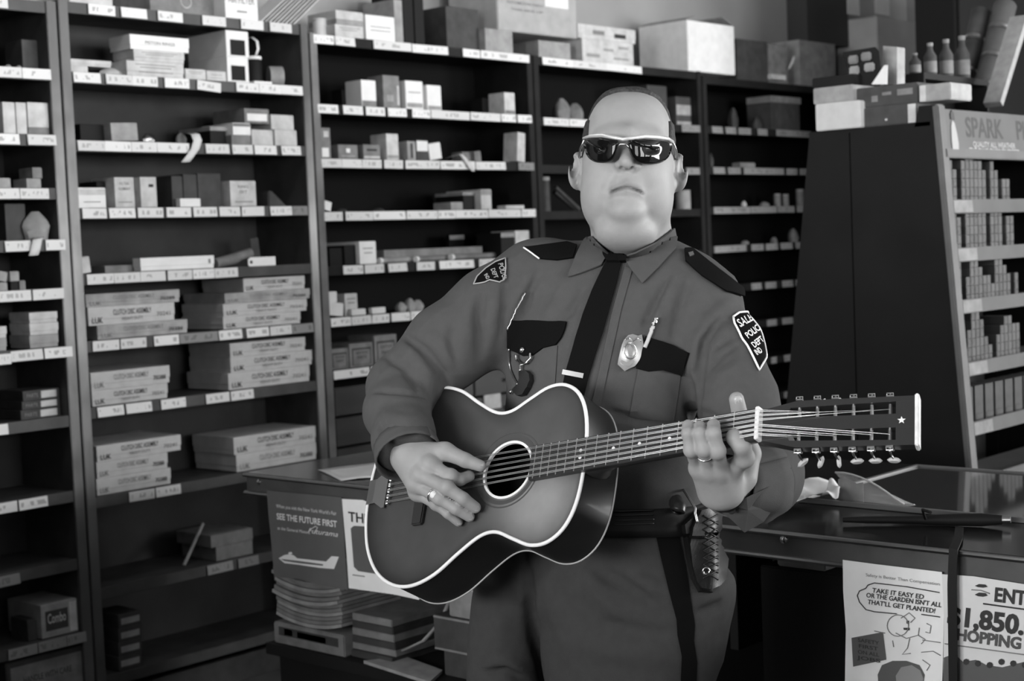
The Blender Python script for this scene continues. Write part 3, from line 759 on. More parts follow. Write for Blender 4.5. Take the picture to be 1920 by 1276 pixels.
# ---------------------------------------------------------------- skeleton (picture position, then metres towards the camera from the spine)
TYAW = R_(-14)
def rg(px, py, w_, hwpx, hd): q = c(px, py, w_); return (q[0], q[1], q[2], hwpx/FPX*(D0-w_), hd)
TORSO = [rg(1188, 448, -.02, 78, .062), rg(1186, 468, -.02, 120, .078), rg(1184, 492, -.015, 158, .088), rg(1178, 530, -.01, 178, .105), rg(1150, 600, 0, 178, .12), rg(1130, 700, .005, 176, .13),
         rg(1122, 800, .015, 176, .138), rg(1124, 880, .015, 180, .138), rg(1130, 960, .01, 182, .13), rg(1132, 1000, .005, 182, .125)]
RA = [c(1010, 528, -.03), c(925, 585, -.01), c(840, 650, .015), c(752, 728, .035), c(745, 775, .10), c(757, 825, .17), c(767, 858, .20)]
RAr = [.078, .076, .071, .056, .054, .050, .046]
LA = [c(1322, 598, .04), c(1350, 655, .075), c(1380, 745, .13), c(1424, 862, .21), c(1428, 892, .27), c(1412, 905, .33)]
LAr = [.066, .067, .063, .058, .060, .060]
def folds(P, d, L_):
    """ridges (amp > 0) and creases of cloth along polylines that lie on the surface"""
    for pts, r, amp in L_:
        lo_, hi_ = pts.min(0)-3*r, pts.max(0)+3*r
        m_ = np.all((P > lo_) & (P < hi_), axis=-1)
        if not m_.any(): continue
        Q = P[m_]; best = np.full(len(Q), 9.); par = np.zeros(len(Q)); n = len(pts)-1
        for k in range(n):
            a, e = pts[k], pts[k+1]-pts[k]; t = np.clip(((Q-a) @ e)/max(e @ e, 1e-9), 0, 1); q = np.linalg.norm(Q-(a+t[:, None]*e), axis=-1)
            u = q < best; best[u] = q[u]; par[u] = (k+t[u])/n
        d[m_] -= amp*np.exp(-(best/r)**2)*np.sin(np.pi*np.clip(par, .04, .96))**.7
    return d
def clip(P, d, a, b, t):
    ax = (b-a)/np.linalg.norm(b-a); return smax(d, (P-(a+(b-a)*t)) @ ax, .008)
def crease(P, seed, f, n=3):
    r = np.random.RandomState(seed); s = 0
    for i in range(n):
        k = r.normal(size=3); k /= np.linalg.norm(k); k2 = r.normal(size=3)*f*.35
        s = s + (1-np.abs(np.sin(P @ k*f*(.7+.6*r.rand())+1.6*np.sin(P @ k2+6*r.rand())+6*r.rand())))**2
    return s/n
def shirt_sdf(P, wr=True):
    d = loft(P, TORSO, TYAW, .03)
    d = smin(d, sd_cap(P, c(1050, 520, -.02), c(1305, 560, .02), .046, .05), .05)
    d = smin(d, chain(P, RA[:4], RAr[:4], .02), .045)
    d = smin(d, clip(P, chain(P, RA[3:], RAr[3:], .015), RA[5], RA[6], .75), .02)
    d = smin(d, chain(P, LA[:4], LAr[:4], .02), .04)
    d = smin(d, clip(P, chain(P, LA[3:], LAr[3:], .02), LA[4], LA[5], .8), .02)
    if wr:
        d = d + .0022*waves(P, 3, 6, 34.) + .0010*waves(P, 9, 6, 75.) - .0060*crease(P, 13, 22., 3)
        d = folds(P, d, FOLDS)
    return d
FOLDS = []
FOLDS_PX = [([(735, 642), (772, 662), (798, 700), (808, 742)], .012, .011), ([(758, 628), (798, 660), (828, 700), (836, 735)], .009, -.014), ([(790, 622), (832, 652), (852, 692)], .014, .007), ([(722, 668), (760, 690), (782, 735)], .008, -.008),
    ([(702, 734), (750, 737), (796, 744)], .006, -.007), ([(700, 744), (750, 750), (798, 756)], .008, .006), ([(712, 790), (728, 830), (740, 852)], .008, -.006), ([(715, 775), (760, 790), (795, 788)], .010, .005), ([(730, 810), (765, 815), (795, 806)], .008, -.004),
    ([(905, 542), (897, 600), (899, 665)], .011, -.009), ([(880, 556), (872, 610), (874, 660)], .015, .006), ([(926, 530), (920, 600), (918, 660)], .012, .006), ([(953, 495), (946, 560), (941, 625)], .007, -.011), ([(850, 600), (846, 650), (856, 690)], .012, -.005),
    ([(1075, 518), (1042, 570), (1020, 600)], .013, .006), ([(1100, 532), (1068, 585), (1050, 600)], .010, -.005), ([(1000, 500), (975, 545), (962, 595)], .010, .006), ([(1015, 505), (992, 550), (985, 598)], .008, -.005),
    ([(1278, 498), (1246, 560), (1226, 622)], .013, .008), ([(1256, 515), (1226, 575), (1206, 612)], .009, -.008), ([(1296, 520), (1272, 580), (1262, 640)], .010, -.005),
    ([(1372, 560), (1332, 600), (1307, 650), (1301, 705)], .013, .012), ([(1348, 600), (1320, 640), (1312, 700), (1310, 775)], .009, -.017), ([(1402, 602), (1362, 626), (1336, 664)], .012, .008), ([(1388, 640), (1348, 662), (1328, 695)], .009, -.009), ([(1392, 680), (1352, 705), (1335, 740)], .012, .005),
    ([(1138, 770), (1190, 786), (1252, 800)], .010, -.008), ([(1128, 754), (1200, 770), (1262, 780)], .012, .005), ([(1160, 803), (1230, 818), (1290, 812)], .010, -.009), ([(1292, 712), (1296, 760), (1300, 800)], .010, -.012), ([(1190, 720), (1210, 760), (1216, 800)], .014, .004),
    ([(1310, 770), (1350, 790), (1400, 792)], .010, -.007), ([(1330, 815), (1380, 830), (1430, 828)], .010, .006), ([(1345, 840), (1395, 852), (1440, 850)], .008, -.007)]
HIP = [rg(1130, 950, .005, 180, .128), rg(1133, 1000, .005, 192, .135), rg(1140, 1060, .0, 222, .14), rg(1142, 1105, 0, 226, .135), rg(1142, 1135, 0, 215, .12)]
def zpt(px, py, w_, z):
    """point straight below (in the room) the given one, at height z"""
    q = W(c(px, py, w_)); q.z = z; l = CMW.inverted() @ q; return np.array(l)
LKN, LAN = zpt(1182, 1200, .02, .5), zpt(1188, 1200, .0, .10)
RKN, RAN = zpt(975, 1200, -.06, .5), zpt(972, 1200, -.09, .10)
def trous_sdf(P, wr=True):
    d = loft(P, HIP, R_(-18), .03)
    lg = [rg(1188, 1080, .02, 180, .13), rg(1186, 1180, .025, 178, .13), rg(1180, 1276, .025, 158, .12), (LKN[0], LKN[1], LKN[2], .095, .09), (LAN[0], LAN[1]+.25, LAN[2], .078, .08), (LAN[0], LAN[1]-.03, LAN[2], .075, .085)]
    rl = [rg(982, 1080, -.05, 84, .10), rg(962, 1180, -.06, 74, .10), rg(955, 1276, -.065, 72, .10), (RKN[0], RKN[1], RKN[2], .085, .09), (RAN[0], RAN[1]+.25, RAN[2], .076, .08), (RAN[0], RAN[1]-.03, RAN[2], .073, .085)]
    d = smin(d, loft(P, lg, R_(-18), .02), .03); d = smin(d, loft(P, rl, R_(-18), .02), .008)
    if wr:
        d = d + .0018*waves(P, 21, 6, 26.) + .001*waves(P, 5, 6, 60.) - .0050*crease(P, 31, 18., 3)
        d = folds(P, d, TFOLDS)
    return d
TFOLDS = []
TFOLDS_PX = [([(1088, 1058), (1120, 1110), (1172, 1165)], .016, .011), ([(1110, 1060), (1180, 1100), (1242, 1142)], .014, -.009), ([(1150, 1060), (1200, 1088), (1250, 1118)], .016, .007), ([(1120, 1165), (1190, 1182), (1262, 1192)], .016, -.006), ([(1060, 1200), (1160, 1225), (1270, 1240)], .018, .005), ([(1040, 1110), (1060, 1180), (1066, 1260)], .020, .006),
    ([(983, 1042), (992, 1110), (1002, 1180), (1022, 1290)], .010, -.026), ([(914, 1248), (950, 1243), (990, 1262)], .010, .012), ([(914, 1258), (950, 1254), (990, 1278)], .009, -.012), ([(1300, 1132), (1325, 1118), (1352, 1104)], .014, .007), ([(1305, 1150), (1330, 1140), (1355, 1130)], .010, -.006), ([(940, 1120), (936, 1180), (930, 1230)], .014, .005), ([(1150, 1012), (1200, 1010), (1235, 1006)], .004, -.006)]
def ground_folds(sdf, lo, hi, L_):
    V_, F_ = nets(lambda P: sdf(P, False), lo, hi, .014)
    B = BVHTree.FromPolygons([tuple(v) for v in V_], [tuple(int(i) for i in f) for f in F_]); out = []
    for pts, r, amp in L_:
        q = []
        for k in range(len(pts)-1):
            for t in (0, .5):
                q.append((pts[k][0]+(pts[k+1][0]-pts[k][0])*t, pts[k][1]+(pts[k+1][1]-pts[k][1])*t))
        q.append(pts[-1]); hit = []
        for px, py in q:
            h = B.ray_cast(Vector((0, 0, D0)), Vector(((px-960)/FPX, -(py-638)/FPX, -1)).normalized())
            if h[0] is not None: hit.append(np.array(h[0]))
        if len(hit) > 1: out.append((np.array(hit), r*(.8 if amp < 0 else .9), amp*(1.9 if amp < 0 else 1.35)))
    return out
M_skin = mat('skin', .30, .55, spec=.3, var=.05, scale=40, bump=.06, bscale=300)
M_shirt = mat('shirt_twill', .078, .9, spec=.15, var=.05, scale=60, bump=.25, bscale=900)
M_trous = mat('trouser_twill', .052, .9, spec=.15, var=.07, scale=60, bump=.3, bscale=900)
M_blackcloth = mat('black_cloth', .006, .9, spec=.06)
M_leather = mat('black_leather', .010, .5, spec=.35)
M_hair = mat('short_dark_hair', .022, .7, var=.6, scale=220, bump=.6, bscale=260)

base = W(c(1140, 1100, 0)); base.z = 0
man = thing('person', base, 'standing man in a police uniform and sunglasses playing a guitar in front of the counter', 'person')
parts = []
# ---------------------------------------------------------------- head
def rotm(pitch, yaw, roll):
    cx, sx = math.cos(pitch), math.sin(pitch); cy, sy = math.cos(yaw), math.sin(yaw); cz, sz = math.cos(roll), math.sin(roll)
    Rx = np.array([[1, 0, 0], [0, cx, -sx], [0, sx, cx]]); Ry = np.array([[cy, 0, sy], [0, 1, 0], [-sy, 0, cy]]); Rz = np.array([[cz, -sz, 0], [sz, cz, 0], [0, 0, 1]])
    return Rz @ Ry @ Rx
HR = rotm(R_(-16), R_(-5), R_(-1.5)); HC = c(1178, 292, .05)
def hl(p): return HC + HR @ np.asarray(p, float)           # head-local metres -> figure frame
def sd_sup(P, ctr, rad, p=2.6):
    q = np.abs(P-np.asarray(ctr))/np.asarray(rad); r = (q[..., 0]**p+q[..., 1]**2.2+q[..., 2]**2.2)**(1/2.3); return (r-1)*min(rad)
def head_sdf(P):
    q = (P-HC) @ HR
    X = np.abs(q[..., 0]); Q = np.stack([X, q[..., 1], q[..., 2]], -1)
    d = sd_sup(q, (0, .022, -.018), (.077, .096, .097))
    d = smin(d, sd_ell(q, (0, -.052, .004), (.0705, .086, .083)), .04)
    d = smin(d, sd_ell(Q, (.033, -.05, .045), (.032, .042, .034)), .03)
    d = smin(d, sd_ell(Q, (.044, -.092, .012), (.029, .04, .045)), .03)            # jowls
    d = smin(d, sd_ell(q, (0, -.124, .058), (.030, .022, .027)), .018)
    d = smax(d, -sd_cap(Q, (0, -.1085, .0915), (.016, -.108, .084), .0035, .003), .010)            # chin
    d = smin(d, sd_ell(q, (0, -.145, .008), (.052, .030, .05)), .016)             # under the chin
    d = smin(d, sd_cap(Q, (0, .004, .081), (.042, .000, .066), .012, .012), .022)  # brow
    d = smin(d, sd_cap(q, (0, .000, .087), (0, -.050, .102), .0085, .0120), .014)
    d = smin(d, sd_ell(q, (0, -.056, .1055), (.012, .011, .0115)), .008)
    d = smin(d, sd_ell(Q, (.0140, -.059, .093), (.0088, .0092, .011)), .006)
    d = smax(d, -sd_ell(Q, (.0078, -.0672, .1005), (.0044, .0060, .0068)), .003)
    d = smin(d, sd_ell(q, (0, -.092, .073), (.026, .02, .016)), .018)            # muzzle
    d = smin(d, sd_cap(Q, (0, -.0865, .0895), (.025, -.0925, .0765), .0040, .0022), .006)
    d = smin(d, sd_cap(Q, (0, -.0995, .0885), (.021, -.0990, .0775), .0054, .003), .006)
    d = smax(d, -sd_cap(Q, (0, -.0930, .0945), (.029, -.1000, .0765), .0024, .0022), .0025)
    d = smax(d, -sd_cap(Q, (.021, -.066, .095), (.036, -.092, .080), .0022, .0022), .012)   # fold beside the mouth
    e = sd_ell(Q, (.0868, -.024, -.012), (.0085, .034, .022), rotm(0, R_(-42), R_(-8)).T)
    e = smax(e, -sd_ell(Q, (.0928, -.022, .000), (.0075, .021, .011)), .004)
    d = smin(d, e, .008)
    d = smin(d, sd_ell(Q, (.0785, -.05, .0), (.006, .010, .009)), .006)           # lobe
    n0, n1 = hl((0, -.07, -.025)), c(1190, 492, -.03)
    d = smin(d, sd_cap(P, n0, n1, .067, .074), .03)
    return d
V_, F_ = nets(head_sdf, hl((0, 0, 0))-np.array([.115, .24, .135]), hl((0, 0, 0))+np.array([.12, .15, .15]), .0026)
parts.append((V_, F_))
HEADV = V_
# hair: a close cap over the skull behind the receding hairline
def hair_sdf(P):
    q = (P-HC) @ HR; X = np.abs(q[..., 0])
    d = sd_sup(q, (0, .022, -.018), (.0812, .1035, .1035)); d = smin(d, sd_ell(q, (0, -.03, -.045), (.076, .06, .068)), .03)
    d = d + .0012*waves(P, 4, 6, 260.)
    cut = q[..., 2]*.86 - q[..., 1]*.52 + .016 + .9*np.maximum(X-.035, 0)*(q[..., 1] > .05)      # in front of this line: bare forehead
    side = q[..., 2]-.030                                                              # sideburn line
    low = -.030-q[..., 1] - .9*np.minimum(q[..., 2]+.02, 0)                                     # lower edge above ear and nape
    d = smax(d, np.where(q[..., 1] > .055, cut, np.maximum(side+.25*(q[..., 1]-.055), -9)), .004); d = smax(d, low, .006)
    return d
V2, F2 = nets(hair_sdf, hl((0, 0, 0))-np.array([.12, .12, .145]), hl((0, 0, 0))+np.array([.12, .15, .12]), .003)
# ---------------------------------------------------------------- hands
def fing(P, pts, r0, r1): 
    n = len(pts); return chain(P, pts, [r0+(r1-r0)*i/(n-1) for i in range(n)], .004)
RH = dict(wr=c(763, 846, .185), mcp=[c(806, 872, .215), c(788, 890, .212), c(779, 907, .204), c(782, 924, .192)])
RFING = [[c(806, 872, .215), c(845, 893, .232), c(862, 899, .224), c(880, 892, .212)],
         [c(788, 890, .212), c(838, 914, .250), c(868, 934, .254), c(891, 951, .246)],
         [c(779, 907, .204), c(824, 934, .240), c(855, 953, .247), c(880, 968, .240)],
         [c(782, 924, .192), c(818, 945, .222), c(840, 962, .232), c(859, 978, .228)]]
RTH = [c(785, 845, .19), c(835, 846, .205), c(872, 862, .222), c(901, 873, .228)]
def rhand_sdf(P):
    d = chain(P, [c(758, 815, .145), RH['wr']], [.030, .027])
    for i, m_ in enumerate(RH['mcp']): d = smin(d, sd_cap(P, RH['wr']+np.array([0, -.006*i, 0]), m_, .020, .0115), .014)
    d = smin(d, sd_cap(P, RH['wr'], RTH[1], .020, .0145), .016)
    d = smin(d, chain(P, RTH[1:], [.0145, .0118, .0095], .004), .008)
    g = None
    for i, f in enumerate(RFING):
        e = fing(P, f, [.0118, .0118, .0108, .0095][i], [.0092, .0094, .0088, .0076][i])
        e = smin(e, sd_ell(P, f[1]+np.array([0, .001, .001]), (.0120-.0006*i,)*3), .006)
        g = e if g is None else smin(g, e, .002)
    for f in RFING: d = smin(d, sd_ell(P, f[0]+np.array([0, .002, .003]), (.0130,)*3), .008)
    return smin(d, g, .010)
b = np.array([p for f in RFING+[RTH] for p in f]+[c(758, 815, .145)])
parts.append(nets(rhand_sdf, b.min(0)-.035, b.max(0)+.035, .0021))
LW = c(1352, 918, .412)
LMCP = [c(1374, 880, .440), c(1352, 882, .456), c(1330, 882, .458), c(1309, 878, .452)]
LFING = [[LMCP[0], c(1396, 858, .474), c(1391, 835, .492), c(1378, 820, .488)],
         [LMCP[1], c(1345, 845, .500), c(1338, 812, .507), c(1338, 797, .488)],
         [LMCP[2], c(1320, 842, .500), c(1312, 812, .502), c(1312, 799, .484)],
         [LMCP[3], c(1296, 843, .490), c(1290, 812, .495), c(1290, 797, .480)]]
LTH = [c(1395, 895, .40), c(1405, 850, .385), c(1390, 790, .395), c(1381, 748, .408)]
def lhand_sdf(P):
    d = sd_cap(P, c(1392, 912, .33), LW, .029, .027)
    for i, m_ in enumerate(LMCP): d = smin(d, sd_cap(P, LW+np.array([.008*(1.5-i), 0, 0]), m_, .021, .0130), .018)
    d = smin(d, chain(P, LTH, [.020, .017, .0128, .0112], .006), .014)
    g = None
    for i, f in enumerate(LFING):
        e = fing(P, f, [.0135, .0114, .0106, .0100][i], [.0135, .0098, .0090, .0086][i])
        e = smin(e, sd_ell(P, f[1], (.0138, .0116, .0110, .0104)[i]*np.ones(3)), .006)
        g = e if g is None else smin(g, e, .002)
    return smin(d, g, .012)
b = np.array([p for f in LFING+[LTH] for p in f]+[c(1392, 912, .33)])
parts.append(nets(lhand_sdf, b.min(0)-.04, b.max(0)+.04, .0021))
# body under the clothes (covered): keeps head, arms and legs one figure
def core_sdf(P):
    d = shirt_sdf(P, False)+.018; d = smin(d, trous_sdf(P, False)+.016, .02)
    d = smin(d, chain(P, RA[3:]+[RH['wr']], [.03, .03, .024, .016, .012]), .01); d = smin(d, chain(P, LA[3:]+[LW], [.03, .03, .026, .02]), .01)
    return d
lo = np.array([c(700, 600, 0)[0]-.1, LAN[1]-.02, -.25]); hi = np.array([c(1480, 600, 0)[0]+.1, c(0, 480, 0)[1], .42])
parts.append(nets(core_sdf, lo, hi, .013))
body = np_mesh('body', parts, M_skin, man, base)
tone = np.ones(len(body.data.vertices)); q_ = (HEADV-HC) @ HR
lx = np.abs(q_[:, 0]); my = q_[:, 1]+.0930+.24*np.maximum(0, lx-.004)
lip = np.exp(-((my+.0005)/.0085)**4)*np.clip((.030-lx)/.006, 0, 1)*(q_[:, 2] > .06)
tone[:len(HEADV)] = 1-.30*lip-.45*np.exp(-(my/.0018)**2)*np.clip((.031-lx)/.004, 0, 1)*(q_[:, 2] > .06)
ca = body.data.color_attributes.new('tone', 'FLOAT_COLOR', 'POINT'); ca.data.foreach_set('color', np.stack([tone, tone, tone, np.ones_like(tone)], 1).ravel())
nt = M_skin.node_tree; bs = nt.nodes['Principled BSDF']; src = bs.inputs['Base Color'].links[0].from_socket
vc = nt.nodes.new('ShaderNodeVertexColor'); vc.layer_name = 'tone'; mm = nt.nodes.new('ShaderNodeMix'); mm.data_type = 'RGBA'; mm.blend_type = 'MULTIPLY'; mm.inputs['Factor'].default_value = 1
nt.links.new(src, mm.inputs['A']); nt.links.new(vc.outputs['Color'], mm.inputs['B']); nt.links.new(mm.outputs['Result'], bs.inputs['Base Color'])
np_mesh('hair', [(V2, F2)], M_hair, body, base)
# fingernails
M_nail = mat('fingernail', .40, .3)
def nail(pa, pb, rad, up):
    ax = (pb-pa)/np.linalg.norm(pb-pa); up = np.asarray(up, float); up = up-ax*(up @ ax); up /= np.linalg.norm(up); sd = np.cross(ax, up)
    ctr = pb-ax*rad*.05+up*rad*.60
    mb = MB(); Mx = CMW @ Matrix.Translation(Vector(ctr)) @ Matrix([[sd[i], ax[i], up[i]] for i in range(3)]).to_4x4()
    mb.lathe([(.0001, rad*.40), (rad*.5, rad*.32), (rad*.72, rad*.12), (rad*.74, 0), (.0001, -.001)], Mx @ Matrix.Diagonal((.9, 1.15, 1, 1)), 14)
    mb.build('fingernail', M_nail, body, smooth='all')
for f, r_ in ((RFING[1], .0092), (RFING[2], .0086), (RFING[3], .0074)): nail(f[2], f[3], r_, (.35, -.1, 1))
nail(RTH[2], RTH[3], .0092, (.1, .6, .8))
nail(LTH[2], LTH[3], .0112, (0, .2, 1)); nail(LFING[0][2], LFING[0][3], .012, (0, .3, 1))
# ---------------------------------------------------------------- clothes
lo = np.array([c(680, 0, 0)[0]-.03, c(0, 1000, 0)[1], -.19]); hi = np.array([c(1490, 0, .2)[0]+.04, c(0, 440, 0)[1]+.01, .42])
FOLDS += ground_folds(shirt_sdf, lo, hi, FOLDS_PX)
SV, SF = nets(shirt_sdf, lo, hi, .0046)
shirt = np_mesh('shirt', [(SV, SF)], M_shirt, man, base)
lo = np.array([c(870, 0, 0)[0]-.02, LAN[1]-.05, -.24]); hi = np.array([c(1390, 0, 0)[0]+.02, c(0, 940, 0)[1], .20])
TFOLDS += ground_folds(trous_sdf, lo, hi, TFOLDS_PX)
TV, TF = nets(trous_sdf, lo, hi, .0068)
trousers = np_mesh('trousers', [(TV, TF)], M_trous, man, base)
# shoes, out of the picture below
for an in (LAN, RAN):
    g0 = W(an); g0.z = 0
    fw = -cF.copy(); fw.z = 0; fw.normalize(); fw = (Matrix.Rotation(R_(-18), 3, 'Z') @ fw); sd = Vector((0, 0, 1)).cross(fw)
    Mx = Matrix.Translation(g0) @ Matrix((sd, fw, Vector((0, 0, 1)))).transposed().to_4x4()
    rows = []
    for t in np.linspace(0, 1, 14):
        y = -.07+.29*t; wd = .034+.014*math.sin(math.pi*min(1, t*1.05))**.5*1.0 if 0 < t < 1 else .02
        ht = .085 if t < .4 else .085-.045*(t-.4)/.6*1.1
        rows.append([Mx @ Vector((wd*math.cos(a), y, .002+max(0, ht*math.sin(a)))) for a in np.linspace(-.0, math.pi, 12)]+[Mx @ Vector((-wd, y, .002)), Mx @ Vector((wd, y, .002))])
    mb = MB(); mb.sheet(rows); mb.add(rows[0], [tuple(range(len(rows[0])))]); mb.add(rows[-1], [tuple(range(len(rows[-1])))])
    sh = mb.build('shoe', M_leather, man, smooth=True)

def bvh_of(V_, F_): return BVHTree.FromPolygons([tuple(v) for v in V_], [tuple(int(i) for i in f) for f in F_])
B_shirt = bvh_of(SV, SF); B_trous = bvh_of(TV, TF); B_body = bvh_of(HEADV, parts[0][1])
ORI = Vector((0, 0, D0))
def cast(B, px, py):
    d = Vector(((px-960)/FPX, -(py-638)/FPX, -1)).normalized()
    bs_ = B if isinstance(B, (list, tuple)) else [B]; best = None
    for q in bs_:
        h = q.ray_cast(ORI, d)
        if h[0] is not None and (best is None or h[3] < best[3]): best = h
    if best is not None: return best[0], (best[1] if best[1].dot(d) < 0 else -best[1])
    best = None
    for w_ in np.linspace(-.15, .4, 12):
        pt = ORI + d*((D0-w_)/abs(d.z))
        for q in bs_:
            h = q.find_nearest(pt)
            if h[0] is not None and (best is None or h[3] < best[3]): best = h
    n_ = best[1]
    return best[0], (n_ if n_.dot(d) < .3 else -n_)
def drape(B, poly, off, th, name, m, parent, step=9, smooth=True, face_cam=False, fn=None):
    """cut-out of thickness th lying on the surface seen at the picture outline 'poly'"""
    bm = bmesh.new(); vs = [bm.verts.new((x, -y, 0)) for x, y in poly]; bm.faces.new(vs)
    xs_ = [p[0] for p in poly]; ys_ = [-p[1] for p in poly]
    for lo_, hi_, ax_ in ((min(xs_), max(xs_), 0), (min(ys_), max(ys_), 1)):
        k = lo_+step
        while k < hi_-.5:
            co = [0, 0, 0]; co[ax_] = k; no = [0, 0, 0]; no[ax_] = 1
            bmesh.ops.bisect_plane(bm, geom=bm.verts[:]+bm.edges[:]+bm.faces[:], plane_co=co, plane_no=no); k += step
    bmesh.ops.recalc_face_normals(bm, faces=bm.faces)
    bm.verts.ensure_lookup_table(); n = len(bm.verts); top = []; bot = []
    for v in bm.verts:
        p, nn = cast(B, v.co.x, -v.co.y)
        if face_cam: nn = (nn*.4+Vector((0, 0, 1))*.6).normalized()
        extra = fn(v.co.x, -v.co.y) if fn else 0
        top.append(W(p+nn*(off+th+extra))); bot.append(W(p+nn*(off)))
    fs = [tuple(v.index for v in f.verts) for f in bm.faces]
    be = [(e.verts[0].index, e.verts[1].index) for e in bm.edges if len(e.link_faces) == 1]
    bm.free()
    mb = MB(); mb.add(top+bot, fs+[tuple(i+n for i in f[::-1]) for f in fs]+[(a, b_, b_+n, a+n) for a, b_ in be])
    return mb.build(name, m, parent, smooth=smooth)
def drape_text(B, txt, px, py, h, width, ang, off, name, m, parent, bold=.02):
    vs, fs = text_mesh(txt, bold); ww = max(v[0] for v in vs)-min(v[0] for v in vs); cx = (max(v[0] for v in vs)+min(v[0] for v in vs))/2
    ca_, sa_ = math.cos(R_(ang)), math.sin(R_(ang)); out = []
    for x, y in vs:
        x = (x-cx)*width/ww; y = y*h
        p, nn = cast(B, px+x*ca_+y*sa_, py-(y*ca_-x*sa_)); out.append(W(p+nn*off))
    mb = MB(); mb.add(out, fs); return mb.build(name, m, parent, fix=False)
def line(B, pts, r, off, name, m, parent, n=6, sub=6):
    path = []
    for i in range(len(pts)-1):
        for t in np.linspace(0, 1, sub, endpoint=(i == len(pts)-2)):
            x = pts[i][0]+(pts[i+1][0]-pts[i][0])*t; y = pts[i][1]+(pts[i+1][1]-pts[i][1])*t
            p, nn = cast(B, x, y); path.append(W(p+nn*off))
    mb = MB(); mb.tube(path, r, n); return mb.build(name, m, parent, smooth='all')
BS = B_shirt; BB = [B_shirt, B_body]
# collar stand and wings
mb = MB(); rows = []
for k, (dy, rr) in enumerate(((0, 0), (1, 0), (1, 1), (0, 1))): pass
rows = []
for j in range(3):
    rows.append([])
    for t in np.linspace(0, 2*math.pi, 33):
        # tilted ring round the neck, lower in front
        x = 1188+math.sin(t)*(79-5*j); y = 462-26*(j/2) + 12*math.cos(t)-14*math.sin(t)*.3
        q = c(x, y, -.02+math.cos(t)*(.076-.004*j)); rows[-1].append(W(q))
mb.sheet(rows, .002); mb.build('collar_stand', M_shirt, shirt, smooth='all')
drape(BB, [(1112, 440), (1128, 456), (1146, 472), (1128, 500), (1098, 512), (1066, 522), (1080, 482), (1095, 455)], .004, .003, 'collar_wing', M_shirt, shirt, step=7)
drape(BB, [(1164, 476), (1190, 468), (1228, 450), (1258, 428), (1268, 446), (1266, 468), (1238, 500), (1204, 534), (1184, 508)], .004, .003, 'collar_wing', M_shirt, shirt, step=7)
# button placket, tie, tie clip
drape(BS, [(1172, 500), (1186, 505), (1165, 580), (1143, 680), (1120, 790), (1104, 785), (1125, 690), (1147, 590)], .0008, .0016, 'placket', M_shirt, shirt, step=10)
tie = drape(BS, [(1139, 490), (1166, 490), (1158, 528), (1146, 570), (1132, 620), (1116, 668), (1104, 708), (1094, 750), (1086, 800), (1046, 796), (1054, 740), (1062, 700), (1076, 650), (1094, 592), (1112, 545), (1128, 510)], .003, .004, 'necktie', M_blackcloth, man, step=9)
drape(BB, [(1133, 470), (1150, 474), (1174, 472), (1172, 484), (1164, 496), (1140, 496), (1132, 482)], .005, .009, 'tie_knot', M_blackcloth, tie, step=6)
drape(BS, [(1059, 694), (1098, 702), (1096, 711), (1057, 703)], .0075, .0025, 'tie_clip', M_metal, tie, step=8)
# epaulettes with pale piping
for pl, pip in (([(984, 467), (1010, 487), (1044, 490), (1074, 486), (1082, 464), (1062, 458), (1030, 462)], [(984, 468), (996, 476), (1012, 488)]),
                ([(1282, 470), (1296, 470), (1340, 504), (1396, 546), (1390, 556), (1360, 548), (1316, 520), (1284, 492)], None)):
    ep = drape(BS, pl, .003, .004, 'epaulette', M_blackcloth, shirt, step=8)
    if pip: line(BS, pip, .0016, .006, 'piping', M_whiteink, ep)
mb = drape(BS, [(1288, 480), (1296, 478), (1299, 484), (1291, 487)], .007, .002, 'epaulette_button', M_dullmetal, shirt, step=5)
# pocket flaps and pockets
fl = drape(BS, [(958, 600), (1000, 601), (1064, 605), (1060, 620), (1054, 634), (1044, 647), (1020, 653), (1001, 667), (984, 668), (970, 660), (950, 650), (950, 618)], .002, .004, 'pocket_flap', M_blackcloth, shirt, step=8)
fr = drape(BS, [(1210, 630), (1240, 640), (1294, 662), (1288, 682), (1278, 704), (1262, 699), (1242, 694), (1216, 697), (1192, 691), (1200, 660)], .002, .004, 'pocket_flap', M_blackcloth, shirt, step=8)
drape(BS, [(952, 652), (1046, 648), (1040, 740), (1030, 765), (955, 765)], .0006, .0014, 'pocket', M_shirt, shirt, step=10)
drape(BS, [(1196, 692), (1276, 702), (1262, 790), (1180, 780)], .0006, .0014, 'pocket', M_shirt, shirt, step=10)
# whistle on a chain, pocket button
def ball(px, py, r, off, name, m, parent, B=BS):
    p, nn = cast(B, px, py); mb = MB(); pr = [(r*math.sin(t)+1e-5, r*math.cos(t)) for t in np.linspace(0, math.pi, 8)]
    mb.lathe(pr, Matrix.Translation(W(p+nn*off)), 12); return mb.build(name, m, parent, smooth='all')
ball(985, 657, .0055, .008, 'flap_button', M_metal, fl)
wh = drape(BS, [(986, 700), (994, 696), (1002, 704), (1003, 716), (998, 728), (990, 742), (980, 744), (974, 734), (982, 722), (985, 712)], .004, .012, 'whistle', M_leather, man, step=6)
line(BS, [(974, 665), (976, 676), (984, 685), (993, 684), (1000, 674), (1001, 664)], .0022, .010, 'whistle_hook', M_metal, wh)
line(BS, [(984, 685), (984, 698)], .0022, .010, 'whistle_link', M_metal, wh)
line(BS, [(982, 548), (975, 562), (966, 582), (958, 602), (951, 618)], .0016, .005, 'whistle_chain', M_dullmetal, wh)
line(BS, [(954, 651), (957, 672), (962, 695), (968, 710), (975, 722)], .0016, .005, 'whistle_chain', M_dullmetal, wh)
ball(964, 735, .004, .006, 'whistle_ring', M_metal, wh)
